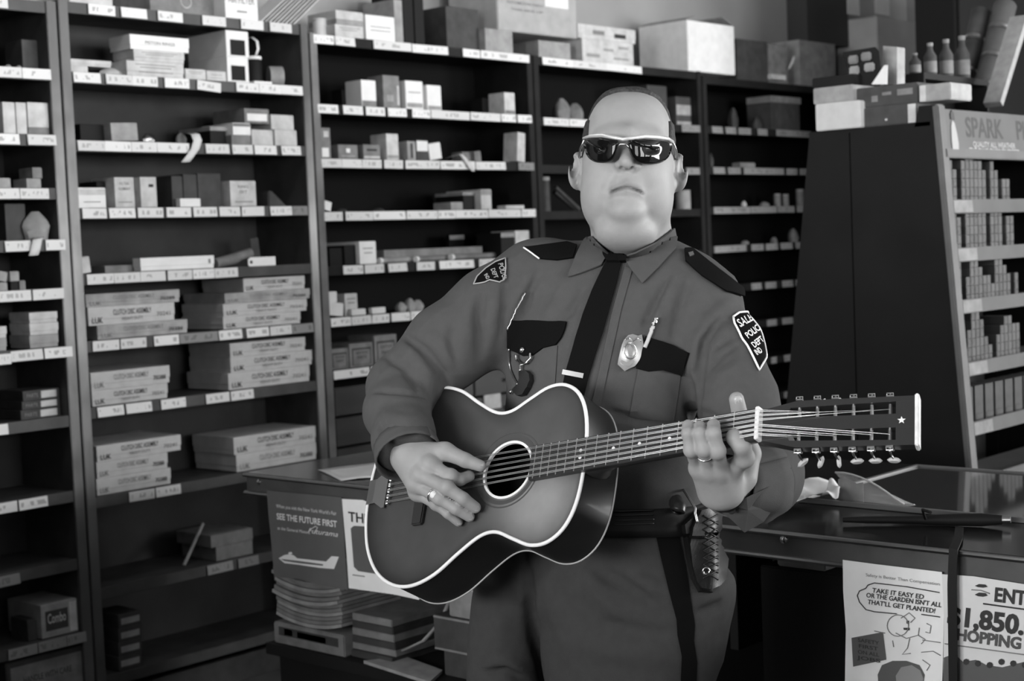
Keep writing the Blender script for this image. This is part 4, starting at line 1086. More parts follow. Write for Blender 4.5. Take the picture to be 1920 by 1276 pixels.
# badge
bd = drape(BS, [(1178, 629), (1186, 627), (1196, 630), (1203, 628), (1205, 640), (1206, 648), (1203, 656), (1201, 668), (1197, 677), (1190, 687), (1178, 693), (1171, 697), (1165, 691), (1158, 684), (1160, 672), (1163, 660), (1166, 648), (1170, 638)], .004, .003, 'badge', M_dullmetal, man, step=5,
           fn=lambda x, y: .0035*math.exp(-(((x-1181)/13)**2+((y-661)/17)**2)))
drape(BS, [(1165, 676), (1174, 682), (1186, 676), (1189, 678), (1180, 688), (1170, 687), (1163, 681)], .0078, .0015, 'badge_ribbon', M_metal, bd, step=5)
line(BS, [(1181+12*math.sin(t), 659-15*math.cos(t)) for t in np.linspace(0, 2*math.pi, 17)], .0013, .0105, 'badge_ring', M_metal, bd, sub=2)
drape(BS, [(1176, 655), (1181, 648), (1186, 655), (1184, 668), (1178, 668)], .0095, .0025, 'badge_seal', M_metal, bd, step=5)
line(BS, [(1172, 638), (1180, 634), (1187, 640), (1195, 634), (1201, 640)], .0015, .008, 'badge_eagle', M_metal, bd)
# pen in the pocket
line(BS, [(1208, 652), (1218, 628), (1225, 612)], .0036, .007, 'pen', mat('pen_barrel', .5, .3), man)
line(BS, [(1226, 610), (1229, 604), (1232, 597)], .0040, .007, 'pen_cap', M_metal, man)
# shoulder patches
M_patch = mat('patch_black', .006, .9, spec=.05); M_patchl = mat('patch_thread', .8, .8)
R1 = [(1374, 596), (1384, 588), (1399, 586), (1410, 591), (1424, 606), (1431, 625), (1437, 645), (1439, 658), (1431, 678), (1422, 695), (1412, 674), (1400, 649), (1388, 631), (1377, 608)]
pr = drape(BS, R1, .0015, .0015, 'shoulder_patch', M_patch, man, step=6)
line(BS, R1+[R1[0]], .0019, .0032, 'patch_border', M_patchl, pr, sub=3)
for tx, x, y, wd, h_, an in (('SALEM', 1402, 606, 36, 14, -28), ('POLICE', 1414, 626, 32, 13, -38), ('DEPT', 1421, 646, 22, 12, -40), ('IND', 1422, 664, 12, 12, -35)):
    drape_text(BS, tx, x, y, h_, wd, an, .0036, 'lettering', M_patchl, pr)
R2 = [(949, 486), (947, 505), (943, 525), (935, 530), (919, 526), (910, 530), (900, 532), (889, 534), (896, 520), (912, 505), (930, 493)]
pl = drape(BS, R2, .0015, .0015, 'shoulder_patch', M_patch, man, step=6)
line(BS, R2+[R2[0]], .0013, .0032, 'patch_border', mat('patch_thread_dim', .35, .8), pl, sub=3)
for tx, x, y, wd, h_, an in (('POLICE', 938, 512, 30, 9, 78), ('DEPT', 924, 516, 18, 8, 70), ('IND', 911, 522, 10, 7, 60)):
    drape_text(BS, tx, x, y, h_, wd, an, .0036, 'lettering', mat('patch_thread_dim', .35, .8), pl)
# cuffs
def cuff(ctr, axis, r, ln, name):
    ax = Vector(axis).normalized(); p0 = Vector(ctr); up = ax.orthogonal().normalized(); q = ax.cross(up); rows = []
    for k, t in enumerate((0, .4, .8, 1.)):
        rows.append([W(p0+ax*(ln*t)+(up*math.cos(a)+q*math.sin(a))*(r*(1+.05*t))) for a in np.linspace(0, 2*math.pi, 25)])
    mb = MB(); mb.sheet(rows, .003); return mb.build(name, M_shirt, shirt, smooth='all')
dv = RA[6]-RA[5]
cuff(RA[5]+dv*.25, dv, .0505, .030, 'cuff')
def cone_cuff(a, b, ra, rb, name):
    ax = Vector(b-a).normalized(); up = ax.orthogonal().normalized(); q = ax.cross(up); rows = []
    for k, t in enumerate((0, .25, .5, .75, 1.)):
        p0 = Vector(a+(b-a)*t); r = ra+(rb-ra)*t
        rows.append([W(p0+(up*math.cos(an)+q*math.sin(an))*(r*(1+.035*math.sin(an*5+1)*(1-t)+.02*math.sin(an*9)*(1-t)))) for an in np.linspace(0, 2*math.pi, 49)])
    mb = MB(); mb.sheet(rows, .003); return mb.build(name, M_shirt, shirt, smooth='all')
cone_cuff(c(1420, 903, .300), c(1364, 908, .372), .063, .0455, 'cuff')
fp = [(1345, 956, .388), (1372, 946, .412), (1400, 932, .416), (1430, 918, .398), (1456, 904, .362), (1454, 948, .350), (1432, 978, .350), (1396, 998, .362), (1378, 980, .376), (1362, 966, .384)]
ctr_ = (1402, 956, .398); n_ = len(fp)
P_ = [W(c(*q_)) for q_ in fp]; C_ = W(c(*ctr_)); off_ = -cF*-.003
mb = MB(); mb.add(P_+[C_]+[p_+cF*.003 for p_ in P_]+[C_+cF*.003], [(k, (k+1) % n_, n_) for k in range(n_)]+[((k+1) % n_+n_+1, k+n_+1, 2*n_+1) for k in range(n_)]+[(k, k+n_+1, (k+1) % n_+n_+1, (k+1) % n_) for k in range(n_)])
mb.build('cuff_flap', M_shirt, shirt)
bp_ = W(c(1371, 956, .404)); mb = MB(); mb.lathe([(.0005, 0), (.006, .0005), (.006, .003), (.003, .0035), (.0005, .003)], Matrix.Translation(bp_) @ CMW.to_3x3().to_4x4(), 14); mb.build('cuff_button', M_leather, shirt, smooth=True)
# dark bands on the fretting wrist and finger rings
def torus_on(pa, pb, R0, r, name, m, parent):
    ax = Vector(pb-pa).normalized(); up = ax.orthogonal().normalized(); q = ax.cross(up); p0 = Vector((pa+pb)/2)
    mb = MB(); mb.tube([W(p0+(up*math.cos(t)+q*math.sin(t))*R0) for t in np.linspace(0, 2*math.pi, 25)], r, 8, cap=False); return mb.build(name, m, parent, smooth='all')
LW2 = c(1372, 914, .372)
for k in (-.15, .1, .35): torus_on(LW+(LW2-LW)*(.35+k), LW+(LW2-LW)*(.45+k), .0305, .0045, 'wrist_band', M_leather, man)
torus_on(LFING[2][0]*.45+LFING[2][1]*.55, LFING[2][1], .0118, .0017, 'wedding_ring', M_metal, man)
rr = torus_on(RFING[2][0]*.5+RFING[2][1]*.5, RFING[2][1], .0115, .0017, 'signet_ring', M_metal, man)
q = RFING[2][1]*.78+RFING[2][0]*.22; mb = MB(); mb.lathe([(.0002, -.003), (.006, -.002), (.0065, .001), (.004, .004), (.0002, .0045)], CMW @ Matrix.Translation(Vector(q+np.array([.0, .002, .0125]))), 10); mb.build('ring_stone', mat('pale_stone', .8, .15), rr)
# ---------------------------------------------------------------- belt, holster, trouser stripe
BT = [W(np.array([0, 0, 0]))]
def belt_ring(v, extra, n=60):
    A_ = np.array(sorted(HIP, key=lambda r: r[1])); g_ = [np.interp(v, A_[:, 1], A_[:, k]) for k in range(5)]
    out = []
    cs, sn = math.cos(R_(-18)), math.sin(R_(-18))
    for t in np.linspace(0, 2*math.pi, n+1):
        ct, st = math.cos(t), math.sin(t); xr = g_[3]*np.sign(ct)*abs(ct)**(2/2.3); zr = g_[4]*np.sign(st)*abs(st)**(2/2.3)
        k = 1+extra/math.hypot(xr, zr); xr, zr = xr*k, zr*k
        out.append(W(np.array([g_[0]+xr*cs+zr*sn, v, g_[2]-xr*sn+zr*cs])))
    return out
v0, v1 = c(0, 948, .1)[1], c(0, 999, .1)[1]
mb = MB(); mb.sheet([belt_ring(v, e) for v, e in ((v0, .008), (v0, .016), (v0*.7+v1*.3, .018), (v0*.3+v1*.7, .018), (v1, .016), (v1, .008))]); belt = mb.build('duty_belt', M_leather, man, smooth='all')
B_belt = BVHTree.FromPolygons([tuple(CMW.inverted() @ Vector(v)) for v in mb.v], mb.f)
for yy in (958, 966, 975, 983): line([B_belt], [(1150, yy), (1170, yy), (1200, yy-1), (1226, yy-2)], .0012, .001, 'belt_stitching', mat('belt_stitch', .03, .3), belt)
drape([B_trous], [(1228, 996), (1270, 992), (1284, 1060), (1294, 1120), (1302, 1170), (1300, 1200), (1306, 1240), (1302, 1340), (1298, 1420), (1270, 1420), (1276, 1340), (1276, 1270), (1278, 1230), (1270, 1190), (1268, 1160), (1252, 1100), (1240, 1050)], .001, .0015, 'trouser_stripe', M_blackcloth, trousers, step=14)
BTB = [B_trous, B_belt]
ho = thing('holster', W(c(1320, 1040, .12)), 'black basket weave leather holster with a revolver on the belt of the man', 'holster')
M_weave = mat('basket_weave_leather', .012, .42, spec=.35)
nt = M_weave.node_tree; tc = nt.nodes.new('ShaderNodeTexCoord'); ck = nt.nodes.new('ShaderNodeTexBrick'); ck.inputs['Scale'].default_value = 55; ck.inputs['Mortar Size'].default_value = .06
mp = nt.nodes.new('ShaderNodeMapping'); mp.inputs['Rotation'].default_value = (R_(90), 0, R_(45)); nt.links.new(tc.outputs['Object'], mp.inputs['Vector']); nt.links.new(mp.outputs[0], ck.inputs['Vector'])
bp = nt.nodes.new('ShaderNodeBump'); bp.inputs['Strength'].default_value = 1; bp.inputs['Distance'].default_value = .003; bp.invert = True
nt.links.new(ck.outputs['Fac'], bp.inputs['Height']); nt.links.new(bp.outputs[0], nt.nodes['Principled BSDF'].inputs['Normal'])
HP = [(1292, 985), (1303, 955), (1322, 948), (1344, 952), (1350, 1000), (1353, 1050), (1352, 1088), (1342, 1100), (1326, 1107), (1310, 1104), (1300, 1092), (1292, 1060), (1286, 1020)]
pc = drape(BTB, HP, .002, .020, 'pouch', M_weave, ho, step=7, fn=lambda x, y: .014*math.exp(-((x-1322)/18)**2), face_cam=True)
drape(BTB, [(1276, 985), (1300, 960), (1296, 1010), (1300, 1075), (1318, 1104), (1340, 1104), (1330, 1112), (1308, 1110), (1294, 1085), (1284, 1040)], .002, .012, 'back_flap', M_leather, ho, step=8)
p, nn = cast(BTB, 1324, 1071)
B_pouch = BVHTree.FromPolygons([tuple(CMW.inverted() @ (pc.matrix_basis @ v.co + worg(ho))) for v in pc.data.vertices], [tuple(q_.vertices) for q_ in pc.data.polygons])
p, nn = cast([B_pouch], 1324, 1071)
ring_c = W(p+nn*.003)
for k in range(9):
    y_ = 966+k*13
    line([B_pouch], [(1318, y_), (1332, y_+8), (1346, y_+16)], .0016, .0004, 'weave_strand', M_leather, pc)
    line([B_pouch], [(1346, y_-2), (1332, y_+6), (1318, y_+14)], .0016, .0004, 'weave_strand', M_leather, pc)
mb = MB(); Mx = Matrix.Translation(ring_c) @ CMW.to_3x3().to_4x4()
mb.tube([Mx @ Vector((.0055*math.cos(t), .0055*math.sin(t), 0)) for t in np.linspace(0, 2*math.pi, 17)], .0018, 6, cap=False); mb.build('snap', M_metal, ho, smooth='all')
line(BTB, [(1255, 960), (1262, 940), (1262, 905), (1252, 880)], [.011]*0 or .013, .03, 'revolver_grip', M_ebony, ho, n=10)
line(BTB, [(1282, 945), (1281, 965), (1286, 985)], .0025, .03, 'hammer_strap', M_dullmetal, ho)
# ---------------------------------------------------------------- sunglasses
sg = thing('sunglasses', W(hl((0, -.012, .1))), 'dark wraparound sunglasses with a pale metal brow bar on the face of the man', 'sunglasses')
def face_pt(px, py, off): 
    p, nn = cast([B_body], px, py); return p + Vector((0, 0, 1))*off
M_lens = mat('sunglass_lens', .004, .04, spec=.22)
_gx = np.linspace(1088, 1268, 37); _gd = np.array([max(face_pt(x, y, 0)[2] for y in (256, 262, 270, 282, 292)) for x in _gx])
_gd = np.where(np.abs(_gx-1168) < 20, -9, _gd)+.0035
_co = np.polyfit(_gx[_gd > -1]-1168, _gd[_gd > -1], 3); _up = max(0, (_gd-np.polyval(_co, _gx-1168))[_gd > -1].max())
def SGD(x): return float(np.polyval(_co, np.clip(x, 1092, 1264)-1168)+_up)
def lens(poly, name):
    n = len(poly); ctr = np.mean(poly, 0)
    wl = [float(face_pt(x, y, 0)[2]) for x, y in poly]; 
    # smooth wrap: depth falls off away from the nose
    def dep(x, y=278): return SGD(x)
    rows = []; rings = [0.02, .5, .85, 1.]
    for s_ in rings:
        rows.append([W(c(ctr[0]+(x-ctr[0])*s_, ctr[1]+(y-ctr[1])*s_, dep(ctr[0]+(x-ctr[0])*s_)+.004*(1-s_*s_))) for x, y in poly+[poly[0]]])
    mb = MB(); mb.sheet(rows, .002); o = mb.build(name, M_lens, sg, smooth='all')
    mb = MB(); mb.tube([W(c(x, y, dep(x)-.0005)) for x, y in poly+[poly[0]]], .0016, 6, cap=False); mb.build('lens_rim', M_leather, sg, smooth='all')
    return dep
Lp = catmull([(1098, 262), (1118, 259), (1140, 261), (1157, 264), (1157, 276), (1153, 290), (1146, 299), (1132, 303), (1116, 302), (1104, 294), (1098, 280)], 3)
Rp = catmull([(1179, 264), (1200, 262), (1225, 261), (1245, 263), (1257, 268), (1257, 282), (1250, 296), (1236, 304), (1216, 306), (1196, 302), (1184, 288)], 3)
dep = lens(Lp, 'lens'); lens(Rp, 'lens')
mb = MB(); bar = [(1094, 259), (1108, 255), (1130, 254), (1152, 258), (1168, 261), (1184, 259), (1208, 256), (1232, 257), (1252, 260), (1262, 266)]
mb.tube([W(c(x, y, dep(x)+.001)) for x, y in bar], [.0022, .0034, .0036, .0034, .003, .0034, .0038, .0038, .0036, .0026], 8); mb.build('brow_bar', mat('pale_brow_metal', .85, .3, .6), sg, smooth='all')
mb = MB(); mb.tube([W(c(1157, 278, dep(1157))), W(c(1163, 270, dep(1163)+.002)), W(c(1173, 270, dep(1173)+.002)), W(c(1180, 278, dep(1180)))], .0016, 6); mb.build('nose_bridge', M_dullmetal, sg, smooth='all')
for s_, px in ((-1, 1096), (1, 1260)):
    mb = MB(); mb.tube([W(c(px, 262, dep(px))), W(hl((.0815*s_, -.006, .04))), W(hl((.085*s_, -.004, -.005))), W(hl((.085*s_, -.02, -.03)))], [.0024, .002, .002, .0018], 6); mb.build('temple', M_dullmetal, sg, smooth='all')
# ================================================================ goods on the shelves
UXv, UZv = Vector((1, 0, 0)), Vector((0, 0, 1))
def on_front(body, x0, x1, yf, z0, z1, prints):
    """prints: (text, fx, fz, fh, fw, ink) in fractions of the front face"""
    for q_, (tx, fx, fz, fh, fw, ink) in enumerate(prints):
        mb = MB()
        if 1:
            o_ = Vector((x0+(x1-x0)*fx, yf-.0008-.0003*q_, z0+(z1-z0)*fz))
            if tx.startswith('#'):      # plain printed rectangle
                w2, h2 = (x1-x0)*fw/2, (z1-z0)*fh/2; mb.add([o_+UXv*a*w2+UZv*b_*h2 for a, b_ in ((-1, -1), (1, -1), (1, 1), (-1, 1))], [(0, 1, 2, 3)])
            else: text_on(mb, tx, o_, UXv, UZv, (z1-z0)*fh, (x1-x0)*fw, bold=.008)
        mb.build('printing', ink, body, fix=False)
LAST = {}
REG = {}
def carton(u, z, d, x0p, x1p, hpx, m, label, depth=.16, kind='tuck', prints=(), yaw=0., name='parts_box', cat='box', group=None, tilt=0., xm=0.):
    x0, x1 = X_on(x0p, z+.03, YS+d), X_on(x1p, z+.03, YS+d)
    f_ = to_px(((x0+x1)/2, YS+d, z))[2]; h = max(.006, hpx/FPX*f_)
    yb = min(YS+d+depth, YS+SD-.016)
    x0 += .0008; x1 -= .0008
    if u in UX:
        x0 = max(x0, UX[u][0]+.037); x1 = min(x1, UX[u][1]-.037)
    y0 = YS+d
    for (b0, b1, by0, by1, bz0, bz1) in REG.get(u, ()):
        if b0 < x1 and x0 < b1 and by0 < yb and y0 < by1 and bz0 < z+h-.0005 and z+.0005 < bz1:
            ov_ = min(x1, b1)-max(x0, b0)
            if ov_ < .45*(x1-x0):
                if x0+x1 > b0+b1: x0 = b1+.0008
                else: x1 = b0-.0008
            elif by1 < YS+SD-.05: y0 = by1+.001; yb = max(yb, y0+.02)
    REG.setdefault(u, []).append((x0, x1, y0, yb, z, z+h-.0006))
    Mx = None
    zl = z
    if tilt: z += abs(math.sin(R_(tilt)))*(x1-x0)/2+.0005
    if yaw or tilt:
        ctr = Vector(((x0+x1)/2, y0, z)); Mx = Matrix.Translation(ctr) @ Matrix.Rotation(R_(yaw), 4, 'Z') @ Matrix.Rotation(R_(tilt), 4, 'Y') @ Matrix.Translation(-ctr)
    mb = MB(); e = min(.0018, h*.12)
    if kind == 'lid':
        mb.box(x0+e, x1-e, y0+e, yb-e, z, z+h*.9, Mx)
    else: mb.box(x0, x1, y0, yb, z, z+h, Mx)
    o = props(mb.build(name, m, None, bevel=e*.6, seg=1), label, cat, group)
    if kind == 'lid':
        MB().box(x0, x1, y0, yb, z+h*.32, z+h, Mx).build('lid', m, o, bevel=e*.6, seg=1)
    elif kind == 'tuck' and h > .02:
        MB().box(x0+.002, x1-.002, y0+.003, yb-.003, z+h, z+h+.0012, Mx).build('flap', m, o)
    if prints and not Mx: on_front(o, x0, x1, y0, z, z+h, prints)
    LAST[label] = o
    return z+h+(.0014 if kind == 'tuck' and h > .02 else .0004)
def pile(u, r, d, items, **kw):
    z = ROWZ[u][r]+.0178 if d < .002 else ROWZ[u][r]+.0144
    sc = 1.
    if r > 0:
        f_ = to_px((X_on((items[0][0]+items[0][1])/2, z, YS), YS, z))[2]; av = ROWZ[u][r-1]-.021-z-.0015*len(items); tot = sum(i_[2] for i_ in items)/FPX*f_
        if kw.get('tilt') or any(len(i_) > 5 and i_[5].get('tilt') for i_ in items): tot += .012
        sc = min(1, av/tot)
    for it in items:
        o = dict(kw); o.update(it[5] if len(it) > 5 else {})
        dd = o.pop('d', d); z = carton(u, z, dd, it[0], it[1], it[2]*sc, it[3], it[4], **o)
    return z
def free_thing(mb, name, m, label, cat, **k):
    g_ = k.pop('group', None); return props(mb.build(name, m, None, **k), label, cat, g_)
def lump(u, r, px, wpx, hpx, m, label, cat, d=.04, name='small_part', seed=1, group=None):
    z = ROWZ[u][r]+.0145; x = X_on(px, z, YS+d); f_ = to_px((x, YS+d, z))[2]; rw, h = wpx/FPX*f_*.62, hpx/FPX*f_
    rr = random.Random(seed); rows = []
    for i in range(7):
        t = i/6; ring_ = []
        for k in range(14):
            a = 2*math.pi*k/14; q = rw*max(.05, .8+.2*math.sin(3*t)-.55*t**3)*(1+.14*math.sin(a*3+seed)+rr.uniform(-.09, .09)); ring_.append(Vector((x+q*math.cos(a), YS+d+q*.8*math.sin(a)+rw*.5, z+h*t)))
        rows.append(ring_+[ring_[0]])
    mb = MB(); mb.sheet(rows); mb.add(rows[0][:-1], [tuple(range(14))]); mb.add(rows[-1][:-1], [tuple(range(14))])
    return free_thing(mb, name, m, label, cat, smooth=True, group=group)
def can(u, r, px0, px1, hpx, m, label, cat, d=.05, name='can', lid=None, group=None):
    z = ROWZ[u][r]+.0145; xa, xb = X_on(px0, z, YS+d), X_on(px1, z, YS+d); x = (xa+xb)/2; f_ = to_px((x, YS+d, z))[2]; h = hpx/FPX*f_; rr = (xb-xa)/2*.8
    T = Matrix.Translation((x, YS+d+rr, z))
    mb = MB(); mb.lathe([(rr*.9, 0), (rr, .003), (rr, h*.86), (rr*.92, h*.9), (rr*.92, h*.94)], T, 18); o = free_thing(mb, name, m, label, cat, smooth=True, group=group)
    mb = MB(); mb.lathe([(rr*.96, h*.9), (rr*1.0, h*.92), (rr*1.0, h), (rr*.9, h+.002)], T, 18); mb.build('lid', lid or m, o, smooth=True)
    return o
def tag(pts, wpx, Y, m, label, name='paper_tag', cat='tag', group=None):
    """curled paper strip: centre line in picture coordinates with own distance offsets (px, py, dy)"""
    rows = []
    for px, py, dy in pts:
        p = atY(px, py, Y+dy); rows.append([p+Vector((-wpx/2, 0, 0)), p, p+Vector((wpx/2, 0, .002))])
    mb = MB(); mb.sheet(rows, .0006); return free_thing(mb, name, m, label, cat, smooth='all', group=group)
CD = [('LUK', .1, .12, .34, .12, M_ink), ('CLUTCH DISC ASSEMBLY', .5, .52, .3, .44, M_ink), ('HEAVY DUTY', .5, .2, .18, .24, M_ink_mid), ('70241', .86, .3, .24, .16, M_ink_mid)]
CDf = [('LUK', .1, .12, .34, .12, M_ink_mid), ('CLUTCH DISC ASSEMBLY', .5, .5, .3, .44, M_ink_mid), ('70388', .86, .25, .26, .16, M_ink)]
M_clutch = mat('clutch_box_card', .56, .65, var=.10, scale=18, bump=.08)
M_clutchd = mat('clutch_box_card_soiled', .38, .7, var=.25, scale=16, bump=.2)
lines = [('#', .5, .78, .05, .7, M_ink_mid), ('#', .5, .6, .05, .55, M_ink_mid), ('#', .5, .3, .05, .6, M_ink_mid)]
K = dict(kind='lid', depth=.24, group='flat clutch disc boxes')
# --- second bay, top shelf
pile('U1', 0, .02, [(129, 211, 22, M_pale, 'pale flat box end on the top shelf at the far left of the bay')], depth=.2)
o = pile('U1', 0, .06, [(281, 401, 58, M_mid, 'long dark grey box with a pale ring mark, on the top shelf', dict(depth=.2))])
b_ = LAST['long dark grey box with a pale ring mark, on the top shelf']; p = atY(348, 3, YS+.06)
MB().tube([p+Vector((.022*math.cos(t), -.001, .022*math.sin(t))) for t in np.linspace(0, 2*math.pi, 25)], .002, 6, cap=False).build('ring_mark', M_pale, b_, smooth='all')
pile('U1', 0, -.005, [(403, 484, 70, M_white, 'white carton printed AIR FILTER on the top shelf', dict(name='air_filter_box', depth=.12, prints=[('AIR FILTER', .5, .42, .2, .8, M_ink_mid), ('#', .5, .2, .04, .3, M_ink_mid)]))])
# sheaf of catalogue pages hanging over the end of the top shelf
for k in range(9):
    rows = []
    for t in np.linspace(0, 1, 5):
        p = atY(489+7.2*k+t*(66-1.5*k), 40+1.1*k-t*(62-1.*k), YS+.01)
        rows.append([p, p+Vector((.002, .06, .0)), p+Vector((.004, .12, .0))])
    free_thing(MB().sheet(rows, .003), 'catalogue', M_paper if k % 2 == 0 else M_pale, 'thin catalogue in the fanned sheaf leaning over the end of the top shelf', 'catalogue', smooth=True, group='fanned catalogues on the top shelf')
# --- second shelf
pile('U1', 1, .03, [(131, 165, 16, M_pale, 'crumpled pale packet on the second shelf against the left post'), (129, 209, 12, M_pale, 'flat grey pad lying on the crumpled packet, second shelf', dict(kind='lid'))], depth=.15)
lump('U1', 1, 214, 36, 18, M_pale, 'small crumpled paper packet left of the three stacked pale boxes', 'packet', name='paper_packet', seed=5)
pile('U1', 1, .0, [(237, 345, 28, M_pale, 'lowest of three stacked pale boxes on the second shelf', dict(prints=lines)), (250, 346, 21, M_pale, 'middle of three stacked pale boxes on the second shelf', dict(prints=lines[:2])), (243, 355, 27, M_white, 'top box of three stacked pale boxes on the second shelf', dict(prints=[('PISTON RINGS', .5, .4, .22, .5, M_ink_mid)]))], kind='lid', depth=.12, group='stacked pale boxes on the second shelf')
pile('U1', 1, .0, [(347, 386, 19, M_pale, 'low pale box right of the stacked boxes on the second shelf', dict(prints=lines[:2])), ], depth=.1)
pile('U1', 1, .0, [(387, 424, 18, M_pale, 'low pale box touching the two window boxes', dict(prints=lines[1:]))], depth=.05)
win = [('#', .5, .36, .6, .66, M_black)]
pile('U1', 1, -.008, [(424, 467, 46, M_white, 'lower of two white fronted boxes with dark square windows', dict(prints=win)), (424, 467, 48, M_white, 'upper of two white fronted boxes with dark square windows', dict(prints=win))], name='window_box', depth=.22, group='window boxes on the second shelf')
can('U1', 1, 471, 503, 56, M_black, 'dark can with a white lid beside the window boxes', 'can', lid=M_white, d=.04)
tag([(480, 104, .02), (484, 92, .01), (482, 78, .02), (472, 70, .04), (464, 72, .07)], .012, YS+.02, M_white, 'curled white paper strip standing behind the white lid can')
z = ROWZ['U1'][1]+.0145; x = X_on(532, z, YS+.03)
mb = MB(); mb.lathe([(.016, 0), (.038, 0), (.038, .05), (.016, .05)], Matrix.Translation((x-.035, YS+.07, z+.0405)) @ Matrix.Rotation(R_(65), 4, 'Z') @ Matrix.Rotation(R_(90), 4, 'X') , 22)
free_thing(mb, 'belt_roll', M_grey, 'roll of drive belt lying at the right end of the second shelf', 'roll', smooth=True)
pile('U1', 1, .0, [(476, 510, 5, M_white, 'small white card lying before the dark can on the second shelf')], depth=.05)
# --- third shelf
pile('U1', 2, .04, [(150, 196, 34, M_black, 'black box at the left end of the third shelf')])
pile('U1', 2, .0, [(197, 259, 33, M_grey, 'grey crumpled parts bag box beside the black box', dict(tilt=-2))], depth=.12)
lump('U1', 2, 281, 22, 20, M_dullmetal, 'little bright metal clip on the third shelf', 'clip', name='metal_clip', seed=3)
lump('U1', 2, 343, 18, 22, M_mid, 'little dark part holding the curled white tag', 'part', seed=4)
tag([(357, 249, .03), (366, 252, -.02), (371, 264, -.03), (366, 280, -.034), (356, 294, -.036), (348, 304, -.038)], .036, YS, M_paper, 'curled white tag hanging over the edge of the third shelf')
pile('U1', 2, .03, [(394, 424, 27, M_black, 'black box under a grey lid, third shelf'), (393, 426, 8, M_grey, 'flat grey lid lying on the black box', dict(kind='plain'))], depth=.18)
pile('U1', 2, .0, [(424, 470, 17, M_mid, 'flat dark box under the white ended box, third shelf'), (423, 470, 22, M_white, 'white ended box on the flat dark box, third shelf', dict(prints=[('#', .5, .85, .25, 1, M_mid)])), (458, 505, 27, M_mid, 'dark box with white band crowning the right pile of the third shelf', dict(prints=[('#', .5, .42, .5, .8, M_white)]))], depth=.18)
pile('U1', 2, .0, [(472, 512, 28, M_pale, 'pale box in the lower row at the right of the third shelf')], depth=.18)
pile('U1', 2, .0, [(515, 557, 29, M_pale, 'pale box at the right end of the third shelf'), (508, 551, 27, M_pale, 'pale box on the box at the right end of the third shelf')], depth=.18)
# --- fourth shelf
pile('U1', 3, .0, [(145, 199, 37, M_white, 'low white carton at the left end of the fourth shelf', dict(prints=[('#', .5, .8, .3, .98, M_pale), ('#', .5, .3, .04, .6, M_ink_mid)]))], depth=.12)
pile('U1', 3, .05, [(172, 200, 52, M_black, 'black carton behind the low white carton')], depth=.1)
pile('U1', 3, .0, [(201, 253, 56, M_pale, 'tall pale carton with printed lines, left half of the fourth shelf', dict(prints=[('FILTER', .5, .75, .1, .5, M_ink_mid), ('ELEMENT', .5, .58, .1, .6, M_ink_mid), ('#', .5, .18, .03, .7, M_ink_mid)]))], depth=.13)
pile('U1', 3, .0, [(264, 295, 56, M_pale, 'narrow tall pale carton with a dark spot near its top', dict(prints=[('#', .65, .72, .1, .3, M_ink)]))], depth=.13)
for a, b2, h_, lab in ((323, 344, 60, 'first of the dark book like boxes on the fourth shelf'), (345, 371, 63, 'second of the dark book like boxes on the fourth shelf'), (372, 416, 64, 'widest dark box right of the book like boxes, fourth shelf')):
    pile('U1', 3, .03, [(a, b2, h_, M_dark, lab)], depth=.15)
pile('U1', 3, .0, [(337, 376, 15, M_white, 'small white box before the dark book like boxes')], depth=.025)
pile('U1', 3, .0, [(432, 481, 47, M_pale, 'upright pale carton with a rounded top, right half of the fourth shelf', dict(prints=[('RING', .5, .72, .12, .4, M_ink_mid), ('SET', .5, .52, .12, .3, M_ink_mid), ('#', .5, .18, .04, .7, M_ink_mid)]))], depth=.13)
z = ROWZ['U1'][3]+.0145; x = X_on(512, z, YS+.04)
mb = MB(); mb.prism([(-.045, 0), (.045, 0), (.03, .012), (-.028, .06), (-.042, .055)], 0, .05, Matrix.Translation((x, YS+.06, z)) @ Matrix.Rotation(R_(90), 4, 'X')); free_thing(mb, 'brake_wedge', M_dark, 'dark wedge shaped part at the right end of the fourth shelf', 'part', bevel=.004)
# --- fifth shelf
pile('U1', 4, .0, [(153, 171, 30, M_pale, 'small leaning pale box at the left end of the fifth shelf', dict(tilt=-6))], depth=.05)
pile('U1', 4, .05, [(196, 266, 14, M_mid, 'flat dark folder behind the white long box, left end'), (310, 400, 6, M_mid, 'thin dark board lying behind the white long box', dict(kind='plain', yaw=4))], depth=.16)
pile('U1', 4, .0, [(263, 402, 24, M_white, 'long bright white box lying on the fifth shelf', dict(kind='lid', prints=[('#', .93, .55, .35, .03, M_ink_mid)]))], depth=.045, name='long_white_box')
mb = MB(); z = ROWZ['U1'][4]+.0145
mb.tube([(X_on(403, z, YS+.05), YS+.05, z+.018), (X_on(436, z, YS+.06), YS+.06, z+.03), (X_on(470, z, YS+.07), YS+.07, z+.05)], [.018, .020, .019], 14); free_thing(mb, 'paper_roll', M_mid, 'grey paper roll leaning right of the long white box', 'paper roll', smooth=True)
pile('U1', 4, .12, [(474, 490, 52, M_dark, 'narrow dark card standing at the back of the fifth shelf', dict(tilt=-5))], depth=.004)
z = ROWZ['U1'][4]+.0145; xa, xb = X_on(469, z, YS), X_on(520, z, YS); y_ = YS+.012
mb = MB(); mb.prism([(0, .006), (.010, 0), (xb-xa, 0), (xb-xa, .034), (.012, .034), (0, .027)], 0, .003, Matrix.Translation((xa, y_, z)) @ Matrix.Rotation(R_(90), 4, 'X')); t_ = free_thing(mb, 'shipping_tag', M_white, 'white shipping tag with a punched eyelet at the right of the fifth shelf', 'tag')
mb = MB(); mb.lathe([(.002, 0), (.006, 0), (.006, .0012), (.002, .0012)], Matrix.Translation((xa+.013, y_-.003, z+.017)) @ Matrix.Rotation(R_(90), 4, 'X'), 12); mb.build('eyelet', M_dark, t_)
